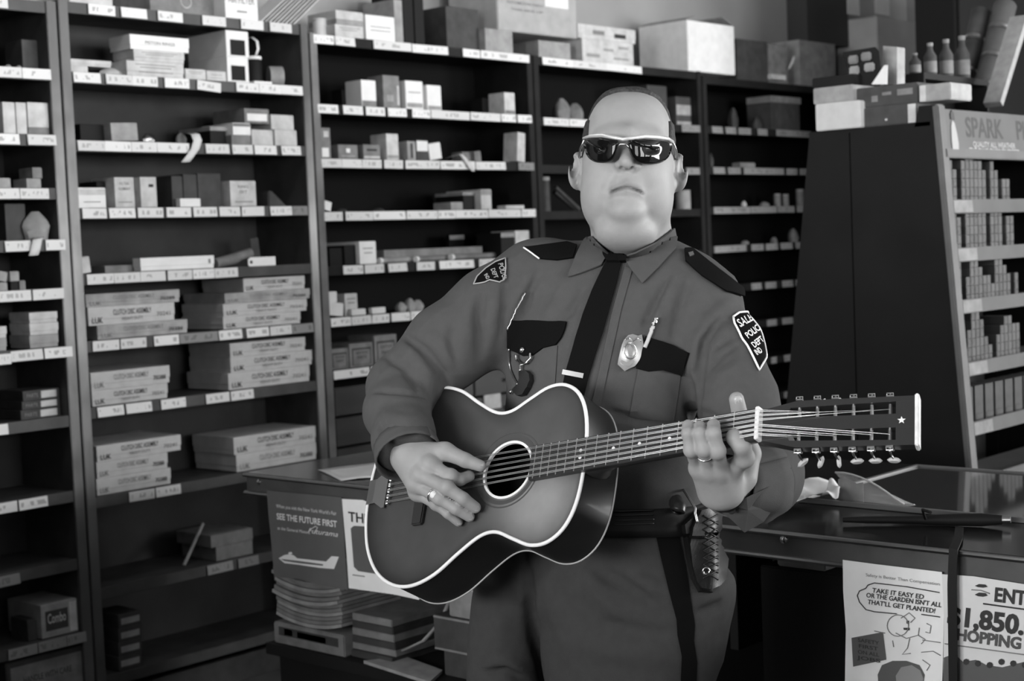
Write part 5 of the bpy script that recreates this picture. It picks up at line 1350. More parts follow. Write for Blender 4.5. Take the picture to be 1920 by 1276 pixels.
# --- clutch disc boxes on the lower shelves
pile('U1', 5, .0, [(182, 352, 26, M_clutchd, 'soiled clutch disc box at the bottom of the left pile, sixth shelf', dict(prints=CDf)), (165, 328, 34, M_clutch, 'middle clutch disc box of the left pile, sixth shelf', dict(prints=CD)), (160, 337, 24, M_clutchd, 'crushed clutch disc box topping the left pile, sixth shelf', dict(prints=CDf))], **K)
pile('U1', 5, .0, [(418, 564, 28, M_clutch, 'bottom clutch disc box of the right pile, sixth shelf', dict(prints=CD)), (418, 576, 28, M_clutch, 'second clutch disc box from below in the right pile, sixth shelf', dict(prints=CD)), (421, 583, 23, M_clutchd, 'open dented clutch disc box third from below in the right pile', dict(prints=CDf, d=-.006)), (456, 572, 30, M_clutch, 'short clutch disc box crowning the right pile, sixth shelf', dict(prints=CD))], **K)
pile('U1', 6, .0, [(172, 315, 29, M_clutch, 'lower clutch disc box of the left pile, seventh shelf', dict(prints=CD)), (170, 319, 33, M_clutch, 'upper clutch disc box of the left pile, seventh shelf', dict(prints=CDf))], **K)
pile('U1', 6, .0, [(428, 581, 31, M_clutch, 'bottom clutch disc box of the right pile, seventh shelf', dict(prints=CD)), (432, 588, 28, M_clutch, 'middle clutch disc box of the right pile, seventh shelf', dict(prints=CD)), (431, 573, 26, M_clutch, 'top clutch disc box of the right pile, seventh shelf', dict(prints=CD))], **K)
pile('U1', 7, .0, [(181, 321, 31, M_clutch, 'bottom clutch disc box of the left pile, eighth shelf', dict(prints=CDf)), (181, 315, 30, M_clutch, 'middle clutch disc box of the left pile, eighth shelf', dict(prints=CDf)), (181, 340, 30, M_clutch, 'top clutch disc box of the left pile, eighth shelf', dict(prints=CD))], **K)
pile('U1', 7, .0, [(443, 594, 32, M_clutch, 'lower clutch disc box of the right pile, eighth shelf', dict(prints=CDf)), (438, 593, 32, M_clutch, 'upper clutch disc box of the right pile, eighth shelf', dict(prints=CD))], **K)
pile('U1', 8, .02, [(405, 474, 26, M_mid, 'dark flat carton at the right of the ninth shelf'), (395, 474, 22, M_mid, 'second flat carton lying on the dark carton, ninth shelf')], depth=.2)
z = ROWZ['U1'][8]+.0145
mb = MB(); mb.tube([(X_on(345, z, YS+.05), YS+.05, z+.004), (X_on(384, z, YS+.1), YS+.1, z+.125)], .006, 8); free_thing(mb, 'wooden_stick', M_grey, 'thin pale stick leaning in the dark ninth shelf', 'stick', smooth=True)
z_ = pile('U1', 9, .0, [(222, 266, 26, M_dark, 'bottom of the small dark boxes with pale ends, lowest shelf'), (222, 266, 26, M_dark, 'second from below of the small dark boxes, lowest shelf'), (222, 266, 26, M_dark, 'third from below of the small dark boxes, lowest shelf'), (222, 266, 26, M_dark, 'topmost of the small dark boxes, lowest shelf')], depth=.14, kind='plain', prints=[('#', .5, .5, .45, .8, M_grey)], group='small dark boxes on the lowest shelf')
# --- leftmost bay
pile('U0', 1, .04, [(42, 73, 58, M_dark, 'tall dark carton on the second shelf of the leftmost bay')], depth=.1)
for px in (18, 38): lump('U0', 1, px, 12, 10, M_grey, 'tiny pale knob left of the tall dark carton, leftmost bay', 'part', name='small_fitting', seed=px, group='tiny knobs in the leftmost bay')
pile('U0', 2, .0, [(6, 30, 58, M_pale, 'left one of the tall pale cartons, leftmost bay third shelf')], depth=.14)
pile('U0', 2, .0, [(31, 51, 58, M_pale, 'middle one of the tall pale cartons, leftmost bay third shelf')], depth=.14)
pile('U0', 2, .0, [(52, 93, 12, M_mid, 'dark base box under the right pale carton, leftmost bay'), (52, 93, 46, M_pale, 'right pale carton standing on a dark base box, leftmost bay')], depth=.14)
pile('U0', 3, .0, [(-6, 20, 18, M_grey, 'small grey box cut by the left picture edge, fourth shelf')], depth=.08)
pile('U0', 3, .0, [(49, 77, 17, M_grey, 'small pale box with another box on it, leftmost bay'), (60, 79, 20, M_mid, 'little grey box standing on the small pale box, leftmost bay')], depth=.08)
pile('U0', 3, .08, [(78, 94, 14, M_dark, 'dark little box right of the two piled boxes, leftmost bay')], depth=.08)
pile('U0', 4, .05, [(11, 50, 70, M_dark, 'dark book like carton on the fifth shelf of the leftmost bay')], depth=.14)
lump('U0', 4, 76, 42, 55, M_grey, 'crumpled grey paper bag beside the left post', 'paper bag', name='paper_bag', seed=11, d=.02)
tag([(74, 444, .012), (70, 450, -.03), (67, 468, -.032), (63, 479, -.034)], .034, YS, M_paper, 'white tag hanging over the shelf edge below the paper bag')
pile('U0', 5, .02, [(-8, 14, 16, M_grey, 'grey box at the left edge, sixth shelf of the leftmost bay'), (-10, 12, 18, M_grey, 'slanted little box on the grey box at the left edge', dict(tilt=12))], depth=.08)
pile('U0', 5, .02, [(19, 34, 17, M_black, 'black little box under a pale cube, leftmost bay'), (18, 36, 18, M_grey, 'pale cube on the black little box, leftmost bay')], depth=.05)
pile('U0', 5, .02, [(36, 48, 18, M_mid, 'narrow grey box right of the pale cube, leftmost bay')], depth=.06)
for a, b2, nm in ((55, 110, 'right'), (-14, 13, 'left')):
    pile('U0', 6, .0, [(a, b2, 24, M_grey, 'bottom box of the %s pile on the seventh shelf, leftmost bay' % nm), (a, b2, 22, M_pale, 'middle box of the %s pile on the seventh shelf, leftmost bay' % nm)] + ([(a-1, b2-2, 20, M_pale, 'top box of the right pile on the seventh shelf, leftmost bay')] if nm == 'right' else []), kind='lid', depth=.12)
wl = [('#', .7, .5, .7, .42, M_pale), ('PARTS', .25, .3, .4, .3, M_ink_mid)]
pile('U0', 7, .03, [(38, 122, 18, M_dark, 'lowest of three dark flat boxes with white end labels'), (40, 125, 16, M_dark, 'middle of three dark flat boxes with pale lettering'), (42, 125, 19, M_dark, 'highest of three dark flat boxes with white end labels')], depth=.14, kind='plain', prints=wl)
pile('U0', 10, .0, [(78, 156, 62, M_grey, 'grey carton with script lettering on the lowest shelf of the leftmost bay', dict(prints=[('#', .42, .5, .6, .62, M_dark), ('Combo', .42, .42, .3, .5, M_pale), ('#', .87, .5, .9, .2, M_pale)], name='script_carton'))], depth=.2)
pile('U0', 10, .02, [(52, 70, 40, M_dark, 'dark cylinder like box left of the script carton')], depth=.1)
# framed carton on the floor of the leftmost bay
z0 = .03; x0, x1 = X_on(10, .25, YS), X_on(160, .25, YS)
mb = MB(); mb.box(x0, x1, YS-.005, YS+.2, z0, ROWZ['U0'][10]-.03); o = free_thing(mb, 'floor_carton', M_dark, 'large framed carton standing under the lowest shelf of the leftmost bay', 'carton', bevel=.003)
on_front(o, x0, x1, YS-.005, z0, ROWZ['U0'][10]-.03, [('#', .5, .5, .86, .9, M_mid), ('HANDLE WITH CARE', .5, .7, .08, .6, M_ink), ('MUFFLER', .6, .45, .1, .45, M_ink)])
# --- middle bay
can('U2', 0, 597, 622, 38, M_white, 'white jar at the left end of the top shelf, middle bay', 'jar', name='jar')
pile('U2', 0, .0, [(628, 682, 23, M_pale, 'lowest box of the small pile on the top shelf, middle bay', dict(prints=lines[:2])), (630, 682, 9, M_grey, 'thin box in the small pile on the top shelf, middle bay', dict(kind='plain')), (629, 681, 16, M_pale, 'highest box of the small pile on the top shelf, middle bay')], depth=.16)
pile('U2', 0, .0, [(686, 741, 46, M_white, 'bright white carton on the top shelf, middle bay', dict(prints=[('#', .5, .4, .03, .7, M_ink_mid), ('#', .5, .55, .03, .7, M_ink_mid)]))], depth=.14)
p = [atY(640, 16, YS+.02), atY(672, 14, YS+.02), atY(700, 16, YS+.02), atY(729, 22, YS+.02)]
zt_ = ROWZ['U2'][0]+.0145
pile('U2', 0, .05, [(741, 757, 86, M_grey, 'tall grey binder edge on the top shelf, middle bay')], depth=.18)
for a, b2, lab in ((758, 777, 'black binder left of the tall panelled box'), (779, 797, 'second black binder beside the tall panelled box')): pile('U2', 0, .06, [(a, b2, 100, M_black, lab)], depth=.18)
pile('U2', 0, .0, [(798, 835, 96, M_grey, 'tall grey box with a sunk front panel on the top shelf', dict(prints=[('#', .55, .62, .7, .6, M_pale)], name='panelled_box'))], depth=.22)
pile('U2', 0, .03, [(838, 899, 80, M_dark, 'dark carton under the big pale carton, top shelf')], depth=.22)  # dark carton stands in for the big carton's shaded left side
pile('U2', 0, -.004, [(900, 962, 42, M_grey, 'small grey carton under the left edge of the big pale carton')], depth=.2)
pile('U3', 0, .0, [(1010, 1070, 31, M_grey, 'small grey carton under the right half of the big pale carton')], depth=.2)
pile('U2', 0, .05, [(964, 984, 40, M_black, 'black box standing in the gap below the big pale carton')], depth=.15)
zb = ROWZ['U2'][0]+.0145+.094
xa, xb = X_on(934, zb, YS-.01), X_on(1083, zb, YS-.01)
mb = MB(); mb.box(xa, xb, YS-.01, YS+.27, zb, zb+.34); o = free_thing(mb, 'big_carton', mat('big_carton_board', .42, .7, var=.1, scale=20), 'big pale carton with a white paper on its front, above the top shelf', 'carton', bevel=.004)
on_front(o, xa, xb, YS-.01, zb, zb+.34, [('#', .74, .62, .52, .3, M_white), ('AUTOMOTIVE PARTS', .34, .34, .035, .45, M_ink_mid), ('THIS SIDE UP', .36, .26, .03, .4, M_ink_mid)])
MB().box(xa+.003, xb-.003, YS+.125, YS+.135, zb+.34, zb+.3415).build('tape', M_pale, o)
pile('U3', 0, .0, [(1092, 1188, 42, M_pale, 'mottled pale box with torn print, lower of two on the top shelf', dict(prints=[('#', .2, .3, .15, .25, M_grey), ('#', .5, .6, .12, .2, M_grey), ('#', .8, .75, .12, .2, M_grey), ('#', .75, .25, .1, .3, M_grey)])), (1083, 1192, 26, M_pale, 'flat box with dark print on the mottled pale box', dict(kind='lid', prints=[('#', .35, .5, .3, .2, M_ink_mid), ('#', .72, .4, .3, .2, M_ink)]))], depth=.2)
zb = ROWZ['U3'][0]+.0180; xa, xb = X_on(1291, zb, YS-.02), X_on(1379, zb, YS-.02)
M_wc = mat('white_carton_board', .8, .7, var=.06, scale=25)
mb = MB(); mb.box(xa, xb, YS-.02, YS+.27, zb, zb+.24); o = free_thing(mb, 'white_carton', M_wc, 'big white carton with open flaps on top of the shelving above the man', 'carton', bevel=.003)
for x_, sg_ in ((xa, 1), (xb, -1)):
    mb = MB(); mb.box(0, .10, YS-.018, YS+.268, 0, .003, Matrix.Translation((x_, 0, zb+.2405)) @ Matrix.Rotation(R_(0 if sg_ > 0 else 180), 4, 'Z') @ Matrix.Rotation(R_(-14), 4, 'Y')) if sg_ > 0 else mb.box(-.10, 0, YS-.018, YS+.268, 0, .003, Matrix.Translation((x_, 0, zb+.2405)) @ Matrix.Rotation(R_(22), 4, 'Y'))
    mb.build('flap', M_grey, o)
# second shelf
for a, b2, h_, m_, lab, pr_ in ((678, 706, 49, M_white, 'bright white upright box, first of four on the second shelf', [('#', .5, .12, .22, .95, M_mid)]), (719, 750, 60, M_mid, 'taller dark upright box with pale marks, second of four', [('#', .4, .3, .2, .4, M_grey), ('#', .9, .4, .6, .12, M_pale)]),
                                (761, 794, 52, M_white, 'white upright box with printed foot, third of four', [('#', .5, .14, .16, .9, M_grey), ('#', .5, .6, .03, .7, M_ink_mid)]), (801, 828, 46, M_white, 'white upright box, last of four on the second shelf', [('#', .5, .1, .15, .9, M_grey)]),
                                (946, 966, 40, M_pale, 'lone small pale upright box at the right of the second shelf', [('#', .5, .1, .16, .9, M_mid)])):
    pile('U2', 1, .0, [(a, b2, h_, m_, lab, dict(prints=pr_))], depth=.09)
pile('U2', 1, .05, [(655, 675, 36, M_black, 'black box in shadow left of the bright white upright box')], depth=.1)  # added black box: shaded left face of the white upright box
pile('U2', 1, .06, [(915, 943, 34, M_black, 'black box in shadow beside the lone pale box')], depth=.1)  # black box put in for the shade on the pale box's side
# third shelf
for a, b2, h_, m_, lab, pr_ in ((593, 621, 57, M_mid, 'grey upright box with white patches, left end of the third shelf', [('#', .5, .2, .3, .6, M_white), ('#', .62, .8, .2, .4, M_pale)]), (634, 671, 26, M_mid, 'low dark box with a round pale mark on the third shelf', [('#', .5, .6, .3, .2, M_white), ('#', .5, .2, .12, .7, M_grey)]),
                                (681, 713, 27, M_mid, 'low dark box with pale foot right of the round mark box', [('#', .5, .15, .15, .95, M_pale), ('#', .5, .65, .15, .6, M_ink)]), (725, 748, 48, M_pale, 'narrow tall pale box in the middle of the third shelf', [('#', .5, .12, .12, .9, M_grey)]),
                                (764, 780, 35, M_grey, 'slim speckled box left of the white capped box', [('#', .5, .5, .8, .3, M_dark)]), (781, 803, 38, M_dark, 'dark box with a white upper half on the third shelf', [('#', .5, .7, .5, .95, M_white)]),
                                (806, 829, 30, M_white, 'leaning white card box right of the dark half white box', [])):
    pile('U2', 2, .0, [(a, b2, h_, m_, lab, dict(prints=pr_, tilt=-8 if a == 806 else 0))], depth=.09)
tag([(838, 297, .04), (852, 292, .0), (864, 289, -.02), (872, 297, -.03), (880, 310, -.034), (888, 321, -.036)], .02, YS, M_paper, 'curled white paper tongue hanging over the third shelf edge')
pile('U2', 2, .04, [(866, 884, 20, M_mid, 'dim little box behind the paper tongue'), ], depth=.06)
pile('U2', 2, .02, [(884, 903, 20, M_mid, 'dark leaning little box right of the paper tongue', dict(tilt=-6))], depth=.06)
pile('U2', 2, .0, [(969, 984, 54, M_pale, 'slim pale carton leaning at the right end of the third shelf', dict(tilt=5))], depth=.08)
# fourth shelf
pile('U2', 3, .0, [(606, 620, 17, M_white, 'tilted white cube at the left of the fourth shelf', dict(tilt=14))], depth=.04)
for px, s_ in ((643, 3), (715, 6)): lump('U2', 3, px, 22, 8, M_dark, 'flat dark washer like lump on the fourth shelf', 'part', seed=s_, group='dark lumps on the fourth shelf of the middle bay')
pile('U2', 3, .0, [(845, 868, 14, M_grey, 'low grey block on the fourth shelf, middle bay')], depth=.1)
pile('U2', 3, .03, [(869, 890, 28, M_black, 'black box with a grey top beside the pale box, fourth shelf'), (867, 891, 6, M_grey, 'thin grey lid on the black box, fourth shelf', dict(kind='plain'))], depth=.16)  # black box added as the shaded side of the pale box
pile('U2', 3, .0, [(891, 922, 37, M_pale, 'pale square box on the fourth shelf, middle bay', dict(prints=[('#', .5, .85, .25, 1, M_grey)]))], depth=.2)
pile('U2', 3, .0, [(948, 983, 7, M_pale, 'thin flat pale slip at the right of the fourth shelf', dict(kind='plain'))], depth=.05)
# fifth shelf
pile('U2', 4, .03, [(618, 643, 34, M_black, 'black open box left of the white cube box, fifth shelf')], depth=.16)
pile('U2', 4, .02, [(645, 668, 38, M_black, 'second black box touching the white cube box, fifth shelf')], depth=.16)
pile('U2', 4, .0, [(669, 706, 42, M_white, 'white cube box with faint print on the fifth shelf', dict(prints=[('#', .5, .7, .04, .6, M_ink_mid), ('#', .5, .5, .04, .5, M_ink_mid)]))], depth=.2)
z = ROWZ['U2'][4]+.0165
for k, (a, b2, dz, r_, m_, lab) in enumerate(((708, 772, 0, .011, M_grey, 'front grey tube with bright ends lying on the fifth shelf'), (776, 838, 0, .011, M_mid, 'dark tube right of the front grey tube'), (842, 940, 0, .012, M_mid, 'long pale tube at the right of the fifth shelf'))):
    xa, xb = X_on(a, z, YS+.03), X_on(b2, z, YS+.05)
    mb = MB(); mb.tube([(xa, YS+.02, z+r_), (xb, YS+.05, z+r_)], r_, 12); o = free_thing(mb, 'wiper_tube', m_, lab, 'tube', smooth=True)
    mb = MB(); mb.tube([(xa-.002, YS+.0199, z+r_), (xa+.012, YS+.0212, z+r_)], r_*1.1, 12); mb.build('end_cap', M_white, o, smooth=True)
pile('U2', 4, .06, [(720, 905, 25, M_mid, 'long flat dark carton lying behind the tubes')], depth=.14, kind='lid')
pile('U2', 4, .0, [(909, 937, 46, M_black, 'black box with pale top strip near the shoulder of the man', dict(prints=[('#', .5, .9, .18, 1, M_grey)]))], depth=.14)
pile('U2', 4, .0, [(940, 966, 46, M_black, 'second black box with pale top strip near the shoulder', dict(prints=[('#', .5, .9, .18, 1, M_grey)]))], depth=.14)
pile('U2', 4, .0, [(967, 994, 48, M_pale, 'pale box at the right end of the fifth shelf above the shoulder')], depth=.14)
# sixth shelf
pile('U2', 5, .0, [(611, 643, 24, M_paper, 'bundle of white paper slips at the left of the sixth shelf', dict(tilt=7)), (610, 632, 20, M_paper, 'upper bundle of paper slips at the left of the sixth shelf')], depth=.06)
pile('U2', 5, .03, [(647, 671, 42, M_pale, 'small upright printed carton on the sixth shelf', dict(prints=lines))], depth=.06)
pile('U2', 5, .0, [(659, 686, 11, M_paper, 'left flat white slip on the sixth shelf edge')], depth=.02)
pile('U2', 5, .0, [(697, 723, 11, M_paper, 'right flat white slip on the sixth shelf edge')], depth=.02)
for px, h_, s_ in ((756, 18, 2), (773, 24, 8), (788, 20, 5)): lump('U2', 5, px, 20, h_, M_grey, 'shiny lump among three by the elbow of the man', 'part', seed=s_, group='shiny lumps on the sixth shelf')
# seventh shelf: framed dark grey boxes
for a, b2, h_, lab in ((620, 654, 38, 'left framed grey box on the seventh shelf'), (656, 700, 44, 'middle framed grey box on the seventh shelf'), (703, 745, 54, 'right framed grey box partly behind the elbow')):
    pile('U2', 6, .0, [(a, b2, h_, M_mid, lab, dict(prints=[('#', .5, .45, .72, .82, M_dark), ('#', .5, .42, .62, .72, M_mid), ('IGNITION', .5, .55, .12, .5, M_ink), ('PARTS', .5, .35, .12, .4, M_ink)]))], depth=.15)
# card on a drawer front seen between arm and guitar
zc = ROWZ['U2'][6]-.13; p = atY(922, 752, YS-.012)
free_thing(MB().box(p.x-.05, p.x+.05, YS-.018, YS-.0115, p.z-.03, p.z+.03), 'drawer_card', M_pale, 'pale card on a drawer seen between the elbow and the guitar', 'card')
# --- bay behind the head
lump('U3', 1, 1060, 30, 42, M_mid, 'shiny plastic bag with a bright top beside the head', 'bag', name='plastic_bag', seed=9)
lump('U3', 1, 1086, 30, 34, M_mid, 'second crumpled plastic bag touching the forehead in view', 'bag', name='plastic_bag', seed=12)
pile('U3', 1, .02, [(1268, 1303, 54, M_dark, 'dark box with a white band right of the head', dict(prints=[('#', .5, .55, .35, .95, M_grey), ('#', .5, .1, .12, .95, M_grey)]))], depth=.15)
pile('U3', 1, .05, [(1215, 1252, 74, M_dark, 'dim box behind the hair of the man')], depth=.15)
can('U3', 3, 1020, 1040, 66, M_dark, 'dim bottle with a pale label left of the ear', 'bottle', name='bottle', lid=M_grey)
can('U3', 3, 1283, 1303, 36, M_grey, 'small pale jar to the right of the ear', 'jar', name='jar', d=.005)
z = ROWZ['U3'][3]+.0145
for k in range(2):
    mb = MB(); mb.tube([(X_on(1046+14*k, z, YS+.05), YS+.06+.05*k, z+.11-.02*k), (X_on(1092+12*k, z, YS+.05), YS+.07+.05*k, z+.012)], .010, 10); free_thing(mb, 'rubber_hose', M_dark, ('upper' if k == 0 else 'lower')+' dark hose leaning on the shelf beside the jaw', 'hose', smooth=True)
lump('U3', 4, 1305, 14, 22, M_dark, 'dim lump at the right post below the pale jar', 'part', seed=14)
# --- dim rightmost bay
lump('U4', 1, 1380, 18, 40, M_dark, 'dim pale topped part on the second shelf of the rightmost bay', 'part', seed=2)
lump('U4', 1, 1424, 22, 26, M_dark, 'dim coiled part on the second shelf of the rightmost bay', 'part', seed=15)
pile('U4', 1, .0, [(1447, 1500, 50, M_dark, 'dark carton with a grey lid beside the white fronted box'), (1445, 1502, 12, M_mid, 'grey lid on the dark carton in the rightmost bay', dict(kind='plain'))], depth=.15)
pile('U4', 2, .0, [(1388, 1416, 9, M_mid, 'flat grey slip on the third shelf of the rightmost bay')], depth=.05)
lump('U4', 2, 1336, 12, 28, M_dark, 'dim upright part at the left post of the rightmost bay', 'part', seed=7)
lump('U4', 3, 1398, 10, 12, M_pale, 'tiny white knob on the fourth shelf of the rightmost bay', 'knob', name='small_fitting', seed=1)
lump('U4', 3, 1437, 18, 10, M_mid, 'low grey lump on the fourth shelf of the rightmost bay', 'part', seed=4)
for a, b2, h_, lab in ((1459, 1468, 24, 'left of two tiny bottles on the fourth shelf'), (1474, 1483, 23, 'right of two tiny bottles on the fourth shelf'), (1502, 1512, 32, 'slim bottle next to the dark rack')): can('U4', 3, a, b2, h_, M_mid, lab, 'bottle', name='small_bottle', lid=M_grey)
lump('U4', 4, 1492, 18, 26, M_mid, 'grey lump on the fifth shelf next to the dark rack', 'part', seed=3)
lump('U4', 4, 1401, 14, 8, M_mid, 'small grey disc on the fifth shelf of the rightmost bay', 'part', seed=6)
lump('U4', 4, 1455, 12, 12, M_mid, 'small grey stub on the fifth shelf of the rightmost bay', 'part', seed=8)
# --- on top of the rightmost bay
pile('U4', 0, .02, [(1382, 1440, 78, M_dark, 'dark carton on top of the shelving right of the big white carton')], depth=.2)
pile('U4', 0, .03, [(1441, 1478, 74, M_mid, 'grey carton beside the dark carton on top of the shelving')], depth=.2)
pile('U4', 0, -.005, [(1400, 1474, 7, M_grey, 'thin grey folder lying before the cartons on top'), (1442, 1474, 9, M_pale, 'small stack of pale slips on the thin grey folder')], depth=.03)
pile('U4', 0, .05, [(1500, 1568, 88, M_grey, 'pale grey carton on top of the shelving left of the pillar foot')], depth=.2)
tag([(1480, 130, .0), (1486, 118, -.01), (1490, 106, -.01)], .03, YS+.01, M_paper, 'white paper scrap leaning against the pale grey carton', name='paper_scrap', cat='paper')
# dark pillar against the back wall and a large carton with two white labels
pa, pb = atY(1484, 30, YS+.30), atY(1561, 30, YS+.30)
props(MB().box(pa.x, pb.x, YS+.20, YS+SD+.029, ROWZ['U4'][0]+.30, RZ-.001).build('trim_1', mat('dark_pillar', .05, .7)), kind='structure')
pa, pb = atY(1566, 40, YS+.1), atY(1745, 40, YS+.1); zz = ROWZ['U4'][0]+.019
XE = UX['U4'][1]
mb = MB(); mb.box(XE+.12, XE+.92, YS+.02, YS+.28, 0, 2.72); 
free_thing(mb, 'wall_cabinet', mat('wall_cabinet_paint', .55, .7, var=.1, scale=6), 'tall grey cabinet with two white notes behind the slanted rack', 'cabinet', bevel=.004)
wc = bpy.data.objects['wall_cabinet']
for a, b2 in ((1588, 1612), (1640, 1668)):
    p0, p1 = atY(a, -6, YS+.019), atY(b2, 30, YS+.019); MB().box(p0.x, p1.x, YS+.0175, YS+.0195, p1.z, p0.z+.03).build('note', M_white, wc)
# --- on top of the slanted rack
ZT = zs_+.0125
def sidebox(pxa, pya, pxb, pyb, X, wX, m, label, z0=None, ztop=None, name='parts_box', cat='box', prints=()):
    """box whose visible face lies in the plane X, between picture columns pxa and pxb"""
    a, b2 = atX(pxa, pya, X), atX(pxb, pyb, X); z1 = max(a.z, b2.z) if ztop is None else ztop; z0_ = ZT if z0 is None else z0
    y0, y1 = min(a.y, b2.y), max(a.y, b2.y)
    mb = MB(); mb.box(X, X+wX, y0, y1, z0_, z1); o = free_thing(mb, name, m, label, cat, bevel=min(.003, (z1-z0_)*.1))
    for tx, fx, fz, fh, fw, ink in prints:
        yc, zc = y1+(y0-y1)*fx, z0_+(z1-z0_)*fz; w2, h2 = (y1-y0)*fw/2, (z1-z0_)*fh/2
        if tx.startswith('#'): MB().box(X-.0012, X-.0002, yc-w2, yc+w2, zc-h2, zc+h2).build('printing', ink, o)
        else:
            mb = MB(); text_on(mb, tx, Vector((X-.0014, yc, zc)), Vector((0, -1, 0)), UZv, h2*2, w2*2, bold=.025); mb.build('printing', ink, o, fix=False)
    return z1
z = sidebox(1528, 196, 1612, 191, XR-.015, .2, mat('white_box_face', .6, .7, var=.06, scale=30), 'white fronted box at the back end of the rack top')
z = sidebox(1524, 166, 1598, 161, XR-.01, .18, M_grey, 'grey box lying on the white fronted box', z0=z+.0005)
z = sidebox(1522, 147, 1600, 141, XR, .17, M_black, 'flat black box crowning the pile at the back end of the rack top', z0=z+.0005)
z = sidebox(1616, 203, 1718, 199, XR+.01, .16, M_dark, 'long dark carton with a white end strip on the rack top', prints=[('#', .92, .5, .95, .14, M_pale), ('#', .45, .3, .1, .04, M_pale)])
z2 = sidebox(1606, 166, 1720, 161, XR+.015, .16, M_dark, 'upper dark patterned carton on the long dark carton', z0=z+.0005, prints=[('#', .3, .4, .3, .1, M_mid), ('#', .8, .6, .3, .25, M_mid), ('#', .5, .6, .15, .15, M_mid)])
sidebox(1724, 160, 1782, 156, XR+.02, .14, M_grey, 'small pale carton beside the upper dark patterned carton', z0=zt+.013, prints=[('#', .1, .5, .95, .2, M_pale)])
# blister card and paper corner standing on the cartons
zc = z2+.001
def cardpoly(poly, X, th, m, name, label, cat):
    mb = MB(); n = len(poly); P0 = [atX(px, py, X) for px, py in poly]; mb.add(P0+[p+Vector((th, 0, 0)) for p in P0], [tuple(range(n)), tuple(range(2*n-1, n-1, -1))]+[(i, (i+1) % n, n+(i+1) % n, n+i) for i in range(n)])
    return free_thing(mb, name, m, label, cat)
o = cardpoly([(1580, 98), (1640, 88), (1648, 96), (1652, 128), (1658, 158), (1602, 158), (1590, 130)], XR+.05, .004, M_black, 'blister_card', 'dark display card with pale blister packs standing on the rack cartons', 'card')
for k, (x_, y_) in enumerate(((1602, 112), (1626, 106), (1604, 132), (1632, 126))):
    p0 = atX(x_, y_, XR+.05); mb = MB(); mb.box(p0.x-.012, p0.x-.0005, p0.y-.017, p0.y+.017, p0.z-.013, p0.z+.013); mb.build('blister', M_grey if k > 1 else M_mid, o, bevel=.004)
cardpoly([(1634, 158), (1663, 158), (1664, 122), (1658, 122)], XR+.03, .002, M_white, 'paper_corner', 'white paper corner sticking up before the dark display card', 'paper')
cardpoly([(1652, 158), (1682, 158), (1682, 88), (1656, 86)], XR+.12, .05, M_grey, 'grey_carton', 'grey carton standing behind the white paper corner', 'carton')
# bottles and inclined cans at the front of the rack top
YB = (yfs+ybs)/2+.05
zb = atY(1760, 146, YB).z
mb = MB(); xa, xb = atY(1700, 150, YB).x, atY(1822, 150, YB).x; mb.box(xa, xb, YB-.06, YB+.08, zb-.02, zb); mb.box(xa, xb, YB+.06, YB+.08, ZT, zb-.02); mb.box(xa, xa+.01, YB-.06, YB+.06, ZT, zb-.02); mb.box(xb-.01, xb, YB-.06, YB+.06, ZT, zb-.02)
free_thing(mb, 'bottle_stand', M_black, 'black stand carrying dim bottles on the rack top', 'stand')
for k, px in enumerate((1716, 1745, 1775, 1805)):
    p0 = atY(px, 145, YB); r_ = .019+.002*k; h_ = (.07, .11, .13, .15)[k]
    T = Matrix.Translation((p0.x, YB, zb+.0005)); mb = MB(); mb.lathe([(r_*.9, 0), (r_, .004), (r_, h_*.6), (r_*.45, h_*.78), (r_*.4, h_*.9)], T, 16); o = free_thing(mb, 'bottle', M_dark, ('shortest', 'second', 'third', 'tallest')[k]+' of the dim bottles on the black stand, counted from the left', 'bottle', smooth=True)
    mb = MB(); mb.lathe([(r_*.45, h_*.9), (r_*.48, h_), (.001, h_)], T, 12); mb.build('cap', M_mid, o, smooth=True)
    mb = MB(); mb.lathe([(r_*1.01, h_*.12), (r_*1.01, h_*.45)], T, 16); mb.build('label_band', M_mid, o, smooth=True)
M_oil = mat('oil_can_paint', .09, .3, var=.2, scale=20)
A0, A1 = atY(1846, 168, YB-.03), atY(1885, 8, YB-.03); dr = (A1-A0).normalized(); ln = (A1-A0).length/3
for k in range(3):
    q = Vector((0, 0, 1)).rotation_difference(dr).to_matrix().to_4x4(); T = Matrix.Translation(A0+dr*(ln*k)) @ q
    r_ = .040; mb = MB(); mb.lathe([(r_*.92, .0005), (r_, .004), (r_, ln*.95), (r_*.92, ln*.985), (.002, ln*.985)], T, 22); o = free_thing(mb, 'oil_can', M_oil, ('lowest', 'middle', 'highest')[k]+' oil can of the leaning column at the right edge', 'can', smooth=True, group='leaning oil cans')
    mb = MB(); mb.lathe([(r_*1.012, ln*.05), (r_*1.02, ln*.09), (r_*1.012, ln*.13)], T, 22); mb.build('rim', M_dullmetal, o, smooth=True)
A0, A1 = atY(1812, 140, YB+.05), atY(1840, 20, YB+.05); dr = (A1-A0).normalized(); ln = (A1-A0).length/2
for k in range(2):
    q = Vector((0, 0, 1)).rotation_difference(dr).to_matrix().to_4x4(); T = Matrix.Translation(A0+dr*(ln*k)) @ q
    r_ = .034; mb = MB(); mb.lathe([(r_*.92, .0005), (r_, .004), (r_, ln*.95), (r_*.92, ln*.985), (.002, ln*.985)], T, 22); o = free_thing(mb, 'oil_can', M_dark, ('lower', 'upper')[k]+' dim oil can behind the leaning column', 'can', smooth=True, group='leaning oil cans')
    mb = MB(); mb.lathe([(r_*1.012, ln*.05), (r_*1.02, ln*.09), (r_*1.012, ln*.13)], T, 22); mb.build('rim', M_dullmetal, o, smooth=True)
